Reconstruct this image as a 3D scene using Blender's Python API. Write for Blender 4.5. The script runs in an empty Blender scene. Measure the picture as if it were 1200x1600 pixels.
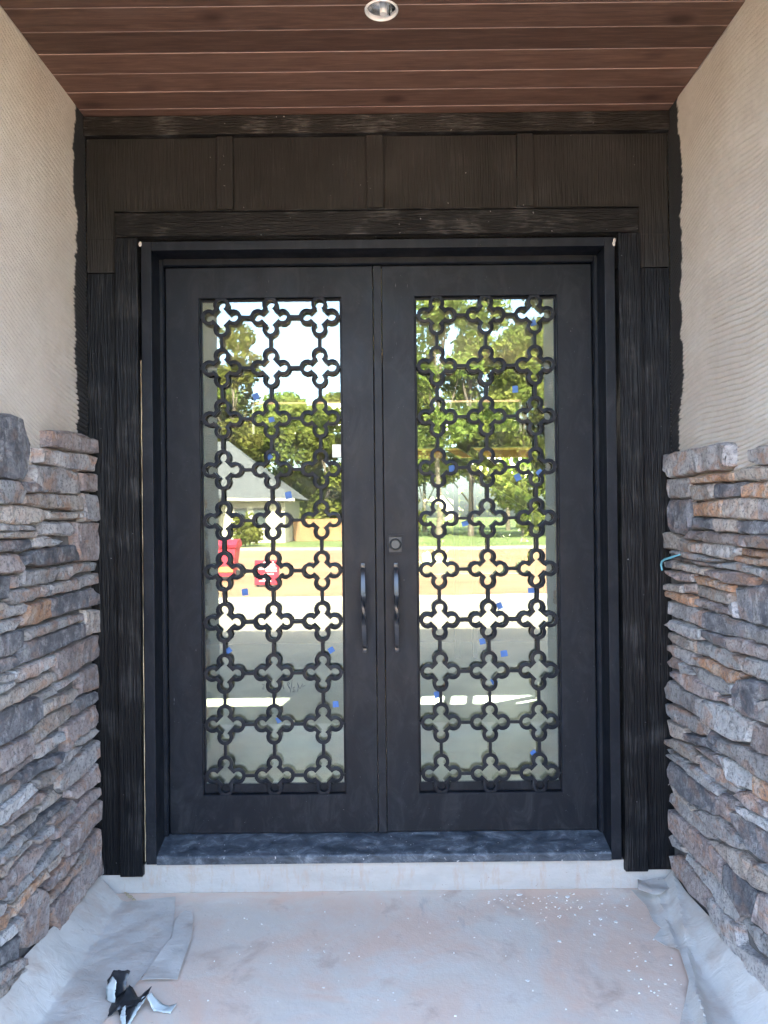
import bpy, bmesh, math, random
import numpy as np
from mathutils import Vector, Matrix

# ------------------------------------------------------------------ camera, sky, sun, exposure
scn = bpy.context.scene
COL = scn.collection
R = math.radians
cam = bpy.data.cameras.new('camera')
cam.sensor_fit = 'VERTICAL'; cam.sensor_height = 24.0; cam.lens = 18.0
cam.clip_start = 0.05; cam.clip_end = 2000
cam_ob = bpy.data.objects.new('camera', cam); COL.objects.link(cam_ob)
cam_ob.matrix_world = (Matrix.Translation((0.0137, -3.0, 1.465)) @ Matrix.Rotation(R(90.286), 4, 'X')
                       @ Matrix.Rotation(R(-0.6), 4, 'Z'))
scn.camera = cam_ob

SUN_EL, SUN_ROT = R(42), R(8)
world = bpy.data.worlds.new('World'); scn.world = world; world.use_nodes = True
wn = world.node_tree
sky = wn.nodes.new('ShaderNodeTexSky'); sky.sky_type = 'NISHITA'; sky.sun_disc = False
sky.sun_elevation = SUN_EL; sky.sun_rotation = SUN_ROT
sky.air_density = .85; sky.dust_density = 3.5; sky.ozone_density = .6
wn.links.new(sky.outputs[0], wn.nodes['Background'].inputs[0])
wn.nodes['Background'].inputs[1].default_value = 0.15

sun = bpy.data.lights.new('sun', 'SUN'); sun.energy = 4.6; sun.angle = R(0.55); sun.color = (1, .95, .87)
sun_ob = bpy.data.objects.new('sun', sun); COL.objects.link(sun_ob)
sdir = Vector((math.sin(SUN_ROT)*math.cos(SUN_EL), math.cos(SUN_ROT)*math.cos(SUN_EL), math.sin(SUN_EL)))
sun_ob.rotation_euler = sdir.to_track_quat('Z', 'Y').to_euler()
sun_ob.location = sdir*40

vs = scn.view_settings
vs.view_transform = 'Standard'; vs.look = 'None'; vs.gamma = 1.0; vs.use_curve_mapping = False
vs.exposure = 4.55
scn.cycles.max_bounces = 10; scn.cycles.diffuse_bounces = 5; scn.cycles.glossy_bounces = 4
scn.cycles.transparent_max_bounces = 12
scn.cycles.use_denoising = True
scn.cycles.sample_clamp_indirect = 8.0

# ------------------------------------------------------------------ helpers
random.seed(7)
rng = np.random.default_rng(7)

class MB:
    """collects geometry for ONE mesh object"""
    def __init__(s): s.v = []; s.f = []; s.m = []
    def add(s, v, f, m=0):
        o = len(s.v); s.v += [tuple(p) for p in v]; s.f += [tuple(i+o for i in q) for q in f]; s.m += [m]*len(f); return s
    def box(s, x0, x1, y0, y1, z0, z1, m=0, c=0.0):
        bm = bmesh.new(); bmesh.ops.create_cube(bm, size=1)
        for v in bm.verts:
            v.co = ((x0+x1)/2+v.co.x*(x1-x0), (y0+y1)/2+v.co.y*(y1-y0), (z0+z1)/2+v.co.z*(z1-z0))
        if c: bmesh.ops.bevel(bm, geom=bm.edges[:], offset=c, segments=2, affect='EDGES', profile=.5)
        s.bm(bm, m); return s
    def bm(s, bm, m=0):
        bm.verts.index_update()
        s.add([v.co[:] for v in bm.verts], [[v.index for v in f.verts] for f in bm.faces], m); bm.free(); return s
    def tube(s, pts, rad, n=8, m=0, caps=True):
        pts = [Vector(p) for p in pts]; rads = rad if isinstance(rad, (list, tuple)) else [rad]*len(pts)
        rings = []; up = Vector((0.31, 0.2, 0.93))
        for i, p in enumerate(pts):
            t = (pts[min(i+1, len(pts)-1)]-pts[max(i-1, 0)]).normalized()
            a = t.cross(up)
            if a.length < .05: a = t.cross(Vector((1, 0, 0)))
            a.normalize(); b = t.cross(a)
            rings.append([p+(a*math.cos(2*math.pi*k/n)+b*math.sin(2*math.pi*k/n))*rads[i] for k in range(n)])
        v = [q for r in rings for q in r]; f = []
        for i in range(len(pts)-1):
            for k in range(n): f.append((i*n+k, i*n+(k+1) % n, (i+1)*n+(k+1) % n, (i+1)*n+k))
        if caps: f += [tuple(range(n))[::-1], tuple((len(pts)-1)*n+k for k in range(n))]
        return s.add(v, f, m)
    def prism(s, poly, a0, a1, axis='x', m=0):
        """poly: 2-D outline in the two other axes, extruded along axis"""
        def P(a, u, w): return {'x': (a, u, w), 'y': (u, a, w), 'z': (u, w, a)}[axis]
        n = len(poly)
        v = [P(a0, *p) for p in poly]+[P(a1, *p) for p in poly]
        f = [tuple(range(n)), tuple(range(2*n-1, n-1, -1))]+[(i, i+n, (i+1) % n+n, (i+1) % n) for i in range(n)]
        return s.add(v, f, m)
    def lathe(s, prof, c, axis='z', n=24, m=0):
        v = []; f = []
        for r, h in prof:
            for k in range(n):
                a = 2*math.pi*k/n; u, w = r*math.cos(a), r*math.sin(a)
                v.append({'z': (c[0]+u, c[1]+w, c[2]+h), 'y': (c[0]+u, c[1]+h, c[2]+w)}[axis])
        for i in range(len(prof)-1):
            for k in range(n): f.append((i*n+k, i*n+(k+1) % n, (i+1)*n+(k+1) % n, (i+1)*n+k))
        return s.add(v, f, m)
    def build(s, name, mats, parent=None, origin=None, smooth=None, fix=True):
        base = Vector(origin) if origin is not None else (parent_loc(parent) if parent else Vector((0, 0, 0)))
        me = bpy.data.meshes.new(name)
        me.from_pydata([(x-base.x, y-base.y, z-base.z) for x, y, z in s.v], [], s.f)
        for mt in (mats if isinstance(mats, (list, tuple)) else [mats]): me.materials.append(mt)
        me.polygons.foreach_set('material_index', s.m)
        if fix:
            b = bmesh.new(); b.from_mesh(me); bmesh.ops.recalc_face_normals(b, faces=b.faces[:]); b.to_mesh(me); b.free()
        if smooth is not None:
            me.polygons.foreach_set('use_smooth', [True]*len(me.polygons)); me.set_sharp_from_angle(angle=R(smooth))
        me.update()
        o = bpy.data.objects.new(name, me); COL.objects.link(o)
        if parent:
            o.parent = parent; o.location = base-parent_loc(parent)
        else: o.location = base
        return o

def parent_loc(o):
    l = Vector(o.location)
    while o.parent: o = o.parent; l += Vector(o.location)
    return l
def tag(o, label, cat, group=None):
    o['label'] = label; o['category'] = cat
    if group: o['group'] = group
    return o
def struct(o): o['kind'] = 'structure'; return o
def empty(name, loc, label, cat, group=None):
    o = bpy.data.objects.new(name, None); COL.objects.link(o); o.location = loc; o.empty_display_size = .1
    return tag(o, label, cat, group)
def copy_part(src, parent, loc, name=None):
    c = src.copy(); COL.objects.link(c); c.parent = parent; c.location = loc
    return c

# ------------------------------------------------------------------ materials
class NT:
    def __init__(s, name):
        s.mat = bpy.data.materials.new(name); s.mat.use_nodes = True
        s.t = s.mat.node_tree; s.b = s.t.nodes['Principled BSDF']; s._pos = None
    def n(s, typ, **kw):
        x = s.t.nodes.new('ShaderNode'+typ)
        for k, v in kw.items(): setattr(x, k, v)
        return x
    def link(s, a, b): s.t.links.new(a, b)
    def val(s, sock, v):
        if hasattr(v, 'links') or isinstance(v, bpy.types.NodeSocket): s.link(v, sock)
        else: sock.default_value = (*v, 1) if isinstance(v, tuple) and len(v) == 3 and sock.type == 'RGBA' else v
    @property
    def pos(s):
        if s._pos is None: s._pos = s.n('NewGeometry').outputs['Position']
        return s._pos
    def vec(s, scale=(1, 1, 1), rot=(0, 0, 0), src=None, off=None):
        m = s.n('Mapping'); s.link(src or s.pos, m.inputs[0]); m.inputs['Scale'].default_value = scale; m.inputs['Rotation'].default_value = rot
        if off is not None: s.link(off, m.inputs['Location'])
        return m.outputs[0]
    def noise(s, v, scale, detail=4, rough=.55, dist=0, out=0):
        x = s.n('TexNoise'); s.link(v, x.inputs['Vector']); x.inputs['Scale'].default_value = scale
        x.inputs['Detail'].default_value = detail; x.inputs['Roughness'].default_value = rough; x.inputs['Distortion'].default_value = dist
        return x.outputs[out]
    def ramp(s, f, stops, interp='LINEAR'):
        x = s.n('ValToRGB'); x.color_ramp.interpolation = interp; el = x.color_ramp.elements
        while len(el) < len(stops): el.new(.5)
        for e, (p, c) in zip(el, stops):
            e.position = p; e.color = (*c, 1) if isinstance(c, tuple) else (c, c, c, 1)
        s.link(f, x.inputs[0]); return x.outputs[0]
    def mix(s, f, a, b, mode='MIX'):
        x = s.n('Mix', data_type='RGBA', blend_type=mode)
        s.val(x.inputs[0], f); s.val(x.inputs[6], a); s.val(x.inputs[7], b); return x.outputs[2]
    def math(s, op, a, b=0.0, clamp=False):
        x = s.n('Math', operation=op, use_clamp=clamp); s.val(x.inputs[0], a); s.val(x.inputs[1], b); return x.outputs[0]
    def sep(s, v=None):
        x = s.n('SeparateXYZ'); s.link(v or s.pos, x.inputs[0]); return x.outputs
    def bump(s, h, strength=.3, dist=.01, prev=None):
        x = s.n('Bump'); x.inputs['Strength'].default_value = strength; x.inputs['Distance'].default_value = dist
        s.link(h, x.inputs['Height'])
        if prev is not None: s.link(prev, x.inputs['Normal'])
        return x.outputs[0]
    def rnd(s): return s.n('ObjectInfo').outputs['Random']
    def done(s, col=None, rough=None, normal=None, **kw):
        for k, v in (('Base Color', col), ('Roughness', rough), ('Normal', normal)):
            if v is not None: s.val(s.b.inputs[k], v)
        for k, v in kw.items(): s.val(s.b.inputs[k.replace('_', ' ')], v)
        return s.mat

M = {}
def plain(name, col, rough=.6, amp=.15, scale=8, **kw):
    m = NT(name); f = m.noise(m.pos, scale, 5)
    lo = tuple(c*(1-amp) for c in col); hi = tuple(min(1, c*(1+amp)) for c in col)
    M[name] = m.done(m.ramp(f, [(.3, lo), (.7, hi)]), rough, m.bump(m.noise(m.pos, scale*9, 3), .12, .004), **kw)

# stucco: beige scratch coat, black paint strip where it meets the siding
def stucco():
    m = NT('stucco'); x, y, z = m.sep()
    big = m.noise(m.pos, 3.2, 6, .6); fine = m.noise(m.pos, 140, 4, .7)
    c = m.ramp(big, [(.3, (.52, .455, .385)), (.55, (.585, .525, .455)), (.75, (.65, .60, .535))])
    c = m.mix(m.ramp(m.noise(m.pos, 26, 5, .7), [(.45, 0.0), (.75, .35)]), c, (.40, .35, .29))
    c = m.mix(m.ramp(fine, [(.5, 0.0), (.8, .3)]), c, (.66, .62, .56))
    zz = m.n('CombineXYZ'); m.link(z, zz.inputs[2]); m.link(x, zz.inputs[0])
    w = m.noise(zz.outputs[0], 2.6, 3, .5, .4)
    edge = m.math('ADD', m.math('MULTIPLY', m.math('SUBTRACT', w, .5), .30), .118)
    edge = m.math('ADD', edge, m.math('MULTIPLY', m.math('SUBTRACT', m.noise(m.vec((1, .35, 1)), 70, 3), .5), .045))
    k = m.math('DIVIDE', m.math('ADD', y, edge), .012, True)
    c = m.mix(k, c, (.016, .016, .017))
    mz = m.math('DIVIDE', m.math('SUBTRACT', m.math('ADD', 1.57, m.math('MULTIPLY', m.math('SUBTRACT', m.noise(m.pos, 14, 3), .5), .05)), z), .01, True)
    c = m.mix(m.math('MULTIPLY', mz, m.math('GREATER_THAN', y, -1.45)), c, (.115, .108, .105))
    M['stucco'] = m.done(c, .85, m.bump(m.noise(m.pos, 230, 4, .75), .9, .005, m.bump(m.noise(m.pos, 60, 4), .3, .006)))
stucco()

PAL = {'g': ((.35, .325, .31), (.48, .45, .43), (.24, .225, .222)),
       'd': ((.145, .145, .158), (.26, .255, .262), (.08, .08, .09)),
       't': ((.43, .36, .30), (.53, .47, .41), (.29, .245, .22)),
       'o': ((.50, .265, .14), (.54, .41, .31), (.31, .20, .155)),
       'm': ((.33, .26, .235), (.42, .355, .33), (.215, .17, .162)),
       'w': ((.45, .435, .42), (.56, .545, .53), (.32, .31, .31))}
def stone(code):
    a, b, c = PAL[code]
    m = NT('stone_'+code); r = m.rnd()
    cb = m.n('CombineXYZ')
    for i, k in enumerate((17.0, 31.0, 57.0)): m.link(m.math('MULTIPLY', r, k), cb.inputs[i])
    v = m.vec((1, 1, 1), off=cb.outputs[0])
    col = m.ramp(m.noise(v, 8, 6, .68, .8), [(.34, c), (.47, a), (.60, b)])
    # rust and cream blotches of the cast stone, patchy and different on every piece
    rust = m.ramp(m.noise(m.vec((1, 1, 1.7), off=cb.outputs[0]), 6.5, 4, .6, 1.0), [(.51, 0.0), (.64, .7)])
    col = m.mix(rust, col, (.44, .245, .15) if code != 'd' else (.29, .20, .165))
    col = m.mix(m.ramp(m.noise(v, 24, 5, .7), [(.50, 0.0), (.66, .6)]), col, (.52, .505, .49))
    col = m.mix(m.ramp(m.noise(v, 75, 5, .75), [(.38, .7), (.50, 0.0)]), col, (.09, .085, .09))
    hsv = m.n('HueSaturation'); m.link(col, hsv.inputs['Color'])
    m.link(m.math('ADD', m.math('MULTIPLY', r, .5), .82), hsv.inputs['Value'])
    nrm = m.bump(m.noise(v, 26, 6, .7), 1.0, .02)
    nrm = m.bump(m.noise(v, 110, 5, .75), 1.0, .009, nrm)
    M['stone_'+code] = m.done(hsv.outputs[0], .82, nrm)
for k in PAL: stone(k)
plain('mortar', (.11, .10, .095), .95, .3, 30)

# black painted boards with embossed cedar grain; axis = direction the grain runs in
def grain(name, axis, col, rough, k=1.0, wear=.0):
    m = NT(name)
    sc = {'z': (1, 1, .032), 'x': (.085, 1, 1)}[axis]
    v = m.vec(sc, off=None)
    wob = m.noise(m.vec({'z': (1, 1, .35), 'x': (.35, 1, 1)}[axis]), 5, 3, .5)
    a = m.n('VectorMath', operation='ADD'); m.link(v, a.inputs[0])
    cb = m.n('CombineXYZ'); m.link(m.math('MULTIPLY', wob, .022), cb.inputs[0 if axis == 'z' else 2]); m.link(cb.outputs[0], a.inputs[1])
    g1 = m.noise(a.outputs[0], 190, 3, .6, .3); g2 = m.noise(a.outputs[0], 130, 2, .5, .5)
    ridge = m.math('ADD', m.math('MULTIPLY', m.ramp(g1, [(.38, 0.0), (.62, 1.0)]), .6), m.math('MULTIPLY', m.ramp(g2, [(.45, 0.0), (.55, 1.0)]), .6))
    nr = m.bump(ridge, .6*k, .0035)
    c = m.mix(m.ramp(m.noise(m.pos, 3, 4), [(.35, 0.0), (.7, 1.0)]), tuple(q*.75 for q in col), tuple(q*1.25 for q in col))
    # worn dust on the ridges, and specks of dried plaster
    c = m.mix(m.math('MULTIPLY', m.ramp(m.math('MULTIPLY', g1, m.noise(m.pos, 9, 4)), [(.27, 0.0), (.42, 1.0)]), wear), c, (.20, .19, .18))
    c = m.mix(m.ramp(m.noise(m.pos, 85, 2, .4), [(.765, 0.0), (.78, .7)]), c, (.36, .36, .36))
    M[name] = m.done(c, m.ramp(g1, [(.3, rough+.1), (.7, rough-.06)]), nr, Specular_IOR_Level=.17)
grain('black_board_vertical', 'z', (.0030, .0036, .0050), .44, 1.0, .14)
grain('black_board_horizontal', 'x', (.0075, .0072, .0072), .48, 1.2, .22)
grain('dark_brown_panel', 'z', (.0165, .0155, .0148), .5, .7, .06)
grain('trim_dark', 'x', (.013, .0112, .0098), .5, 1.1, .3)

def door_paint():
    m = NT('door_paint')
    sm = m.noise(m.vec((1, 1, .35)), 6, 5, .6)
    c = m.ramp(sm, [(.3, (.0036, .0054, .0090)), (.7, (.0062, .0086, .0132))])
    scr = m.noise(m.vec((1, 1, .12)), 120, 2, .5)
    c = m.mix(m.math('MULTIPLY', m.ramp(scr, [(.74, 0.0), (.77, 1.0)]), m.ramp(m.noise(m.pos, 4, 2), [(.55, 0.0), (.65, .7)])), c, (.30, .30, .31))
    c = m.mix(m.ramp(m.noise(m.pos, 190, 2), [(.77, 0.0), (.79, .6)]), c, (.35, .35, .35))
    # building dust: smudges, hand marks and a paler film low on the doors
    z = m.sep()[2]
    low = m.math('SUBTRACT', 1.0, m.math('DIVIDE', m.math('SUBTRACT', z, .15), .35, True))
    dust = m.ramp(m.noise(m.vec((1, 1, .5)), 11, 7, .72, 1.5), [(.46, 0.0), (.72, 1.0)])
    c = m.mix(m.math('MULTIPLY', dust, m.math('ADD', .05, m.math('MULTIPLY', low, .06))), c, (.20, .20, .205))
    M['door_paint'] = m.done(c, m.ramp(m.noise(m.vec((1, 1, .4)), 9, 6, .7), [(.3, .34), (.7, .58)]), m.bump(m.noise(m.pos, 420, 2), .05, .001), Specular_IOR_Level=.22)
door_paint()
def threshold_mat():
    m = NT('threshold_paint')
    d = m.noise(m.vec((.6, 1, 1)), 20, 7, .75, .6)
    z = m.sep()[2]
    c = m.ramp(d, [(.38, (.020, .026, .034)), (.54, (.062, .075, .092)), (.70, (.20, .22, .245))])
    c = m.mix(m.ramp(m.noise(m.pos, 70, 3), [(.68, 0.0), (.73, .8)]), c, (.45, .44, .42))
    M['threshold_paint'] = m.done(c, m.ramp(d, [(.3, .30), (.7, .62)]), m.bump(d, .1, .003))
threshold_mat()

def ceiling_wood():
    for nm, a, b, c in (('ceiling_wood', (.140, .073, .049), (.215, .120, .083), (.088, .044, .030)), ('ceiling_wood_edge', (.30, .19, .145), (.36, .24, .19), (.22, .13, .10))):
        m = NT(nm); r = m.rnd()
        cb = m.n('CombineXYZ'); m.link(m.math('MULTIPLY', r, 41.0), cb.inputs[0]); m.link(m.math('MULTIPLY', r, 13.0), cb.inputs[1])
        v = m.vec((.09, 1, 1), off=cb.outputs[0])
        g = m.noise(v, 60, 6, .7, .5)
        col = m.ramp(g, [(.3, c), (.5, a), (.72, b)])
        kn = m.n('TexVoronoi'); m.link(m.vec((.9, 1.6, 1), off=cb.outputs[0]), kn.inputs['Vector']); kn.inputs['Scale'].default_value = 4.2
        col = m.mix(m.ramp(kn.outputs['Distance'], [(.08, .9), (.24, .0)]), col, (.045, .020, .014))
        col = m.mix(m.ramp(m.noise(m.vec((.3, 1, 1), off=cb.outputs[0]), 7, 4), [(.6, 0.0), (.8, .5)]), col, (.17, .115, .095))
        hsv = m.n('HueSaturation'); m.link(col, hsv.inputs['Color']); m.link(m.math('ADD', m.math('MULTIPLY', r, .55), .72), hsv.inputs['Value'])
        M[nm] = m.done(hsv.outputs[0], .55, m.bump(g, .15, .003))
ceiling_wood()

def porch_concrete():
    m = NT('porch_concrete')
    base = m.ramp(m.noise(m.pos, 1.7, 6, .6, .5), [(.3, (.58, .52, .455)), (.5, (.63, .55, .465)), (.7, (.67, .61, .54))])
    pink = m.ramp(m.noise(m.vec((1, 1, 1)), 2.6, 5, .6, 1.0), [(.38, 0.0), (.6, .9)])
    c = m.mix(pink, base, (.67, .48, .37))
    c = m.mix(m.ramp(m.noise(m.pos, 13, 6, .7), [(.5, 0.0), (.8, .4)]), c, (.66, .63, .59))
    c = m.mix(m.ramp(m.noise(m.vec((3, .8, 1)), 3.3, 5, .65), [(.62, 0.0), (.78, .7)]), c, (.30, .285, .29))
    c = m.mix(m.ramp(m.noise(m.pos, 60, 4, .6), [(.68, 0.0), (.74, .55)]), c, (.28, .22, .20))
    c = m.mix(m.ramp(m.noise(m.pos, 120, 2), [(.72, 0.0), (.74, .8)]), c, (.62, .62, .62))
    st = m.ramp(m.noise(m.vec((1.3, 1.3, 1)), 4.5, 5, .6, .6), [(.58, 0.0), (.72, .65)])
    c = m.mix(st, c, (.42, .29, .225))
    nr = m.bump(m.noise(m.pos, 90, 5, .7), .25, .004, m.bump(m.noise(m.pos, 9, 4), .25, .012))
    M['porch_concrete'] = m.done(c, m.ramp(m.noise(m.pos, 5, 4), [(.3, .5), (.7, .8)]), nr)
porch_concrete()
def sill_mat():
    m = NT('sill_plaster')
    c = m.ramp(m.noise(m.vec((.4, 1, 1)), 9, 5, .65), [(.3, (.35, .325, .29)), (.6, (.43, .40, .365)), (.8, (.39, .32, .255))])
    c = m.mix(m.ramp(m.noise(m.vec((2.5, 1, .7)), 12, 5, .7), [(.52, 0.0), (.70, .65)]), c, (.40, .29, .215))
    c = m.mix(m.ramp(m.noise(m.pos, 80, 3), [(.7, 0.0), (.73, .7)]), c, (.2, .17, .15))
    M['sill_plaster'] = m.done(c, .75, m.bump(m.noise(m.pos, 60, 5), .3, .006))
sill_mat()
def paper():
    m = NT('masking_paper')
    c = m.ramp(m.noise(m.pos, 5, 5, .6), [(.3, (.46, .43, .385)), (.7, (.58, .55, .505))])
    c = m.mix(m.ramp(m.noise(m.pos, 9, 5, .7), [(.46, 0.0), (.66, .7)]), c, (.44, .355, .295))
    c = m.mix(m.ramp(m.noise(m.pos, 40, 4, .7), [(.66, 0.0), (.72, .6)]), c, (.28, .24, .21))
    M['masking_paper'] = m.done(c, .6, m.bump(m.noise(m.vec((1, 1.6, 1)), 13, 4, .6, .8), .35, .012))
paper()

def glass():
    m = NT('coated_glass'); t = m.t
    tr = m.n('BsdfTransparent'); tr.inputs[0].default_value = (.62, .68, .58, 1)
    gl = m.n('BsdfGlossy'); gl.inputs['Roughness'].default_value = 0.0; gl.inputs[0].default_value = (.89, 1.0, .91, 1)
    df = m.n('BsdfDiffuse'); df.inputs[0].default_value = (.55, .56, .52, 1)
    mx = m.n('MixShader'); mx.inputs[0].default_value = .15
    m.link(tr.outputs[0], mx.inputs[1]); m.link(gl.outputs[0], mx.inputs[2])
    dust = m.ramp(m.noise(m.vec((1, 1, .6)), 7, 6, .7, 1.2), [(.4, .02), (.75, .09)])
    m2 = m.n('MixShader'); m.link(dust, m2.inputs[0]); m.link(mx.outputs[0], m2.inputs[1]); m.link(df.outputs[0], m2.inputs[2])
    # the gentle waviness of float glass
    nb = m.bump(m.noise(m.pos, 2.2, 2, .4), .02, .02); m.link(nb, gl.inputs['Normal'])
    m.link(m2.outputs[0], t.nodes['Material Output'].inputs[0]); M['coated_glass'] = m.mat
    m = NT('clear_glass')
    tr = m.n('BsdfTransparent'); tr.inputs[0].default_value = (.93, .96, .94, 1)
    gl = m.n('BsdfGlossy'); gl.inputs['Roughness'].default_value = 0.0
    mx = m.n('MixShader'); mx.inputs[0].default_value = .06
    m.link(tr.outputs[0], mx.inputs[1]); m.link(gl.outputs[0], mx.inputs[2]); m.link(mx.outputs[0], m.t.nodes['Material Output'].inputs[0]); M['clear_glass'] = m.mat
glass()
plain('pull_metal', (.022, .023, .026), .28, .1, 20, Specular_IOR_Level=.6)
plain('lock_metal', (.055, .055, .052), .45, .1, 60)
plain('lock_plate', (.034, .034, .034), .5, .1, 60)
plain('chrome', (.72, .72, .72), .22, .06, 30, Metallic=1.0)
plain('white_enamel', (.75, .74, .71), .45, .04, 30)
plain('foam', (.44, .35, .22), .9, .25, 60)
plain('white_putty', (.42, .40, .37), .8, .1, 60)
plain('blue_tape', (.05, .13, .34), .6, .15, 60)
plain('pale_blue_cord', (.20, .52, .62), .5, .1, 60)
plain('sticker_paper', (.80, .80, .76), .6, .05, 40)
plain('ink', (.03, .03, .05), .6, .1, 40)
plain('ink_grey', (.35, .35, .36), .6, .1, 40)
plain('black_plastic', (.018, .02, .024), .32, .3, 30)
plain('plastic_lining', (.42, .47, .47), .4, .1, 30)
plain('paint_chip', (.72, .70, .66), .8, .15, 60)
plain('siding_far', (.36, .33, .26), .8, .06, 3)
plain('roof_far', (.065, .066, .068), .9, .25, 5)
plain('trim_far', (.30, .27, .22), .7, .08, 3)
plain('glass_far', (.05, .06, .06), .1, .2, 3)
plain('fence_wood', (.26, .14, .065), .85, .25, 3)
plain('red_paint', (.45, .02, .04), .45, .12, 4)
plain('orange_plastic', (.60, .20, .07), .5, .12, 4)
plain('rubber', (.02, .02, .02), .85, .2, 20)
plain('sign_white', (.80, .78, .76), .5, .05, 10)
plain('bark', (.13, .10, .075), .95, .35, 3)
plain('concrete_drive', (.33, .275, .205), .9, .18, .8)
plain('kerb', (.42, .39, .34), .9, .1, 2)
plain('interior_wall', (.40, .39, .36), .8, .05, 2)
plain('interior_floor', (.30, .27, .22), .35, .2, 3)
plain('stair_wood', (.045, .032, .022), .5, .25, 6)
plain('cedar', (.42, .20, .09), .7, .2, 4)
plain('shingle', (.10, .095, .09), .95, .3, 6)
plain('house_wall', (.46, .43, .38), .9, .08, 2)

def ground_mats():
    m = NT('grass_ground')
    c = m.ramp(m.noise(m.pos, .35, 6, .7), [(.3, (.085, .12, .028)), (.55, (.14, .17, .045)), (.75, (.22, .21, .085))])
    c = m.mix(m.ramp(m.noise(m.pos, 5, 4, .7), [(.45, 0.0), (.7, .6)]), c, (.06, .09, .02))
    M['grass_ground'] = m.done(c, .95, m.bump(m.noise(m.pos, 6, 5, .8), .8, .1))
    m = NT('clay')
    c = m.ramp(m.noise(m.vec((.5, 1.4, 1)), .5, 7, .65, .5), [(.3, (.22, .105, .05)), (.5, (.28, .15, .078)), (.7, (.33, .215, .125))])
    M['clay'] = m.done(c, .95, m.bump(m.noise(m.pos, 1.6, 6, .7), .8, .12))
    m = NT('leaf'); r = m.rnd()
    c = m.ramp(m.noise(m.pos, .45, 4, .6), [(.3, (.10, .135, .026)), (.5, (.165, .19, .042)), (.72, (.24, .235, .065))])
    hsv = m.n('HueSaturation'); m.link(c, hsv.inputs['Color']); m.link(m.math('ADD', m.math('MULTIPLY', r, .5), .75), hsv.inputs['Value'])
    m.link(m.math('ADD', m.math('MULTIPLY', r, .05), .475), hsv.inputs['Hue'])
    d = m.n('BsdfDiffuse'); tl = m.n('BsdfTranslucent'); mx = m.n('MixShader'); mx.inputs[0].default_value = .48
    m.link(hsv.outputs[0], d.inputs[0]); m.link(hsv.outputs[0], tl.inputs[0])
    m.link(d.outputs[0], mx.inputs[1]); m.link(tl.outputs[0], mx.inputs[2]); m.link(mx.outputs[0], m.t.nodes['Material Output'].inputs[0])
    M['leaf'] = m.mat
ground_mats()

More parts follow.
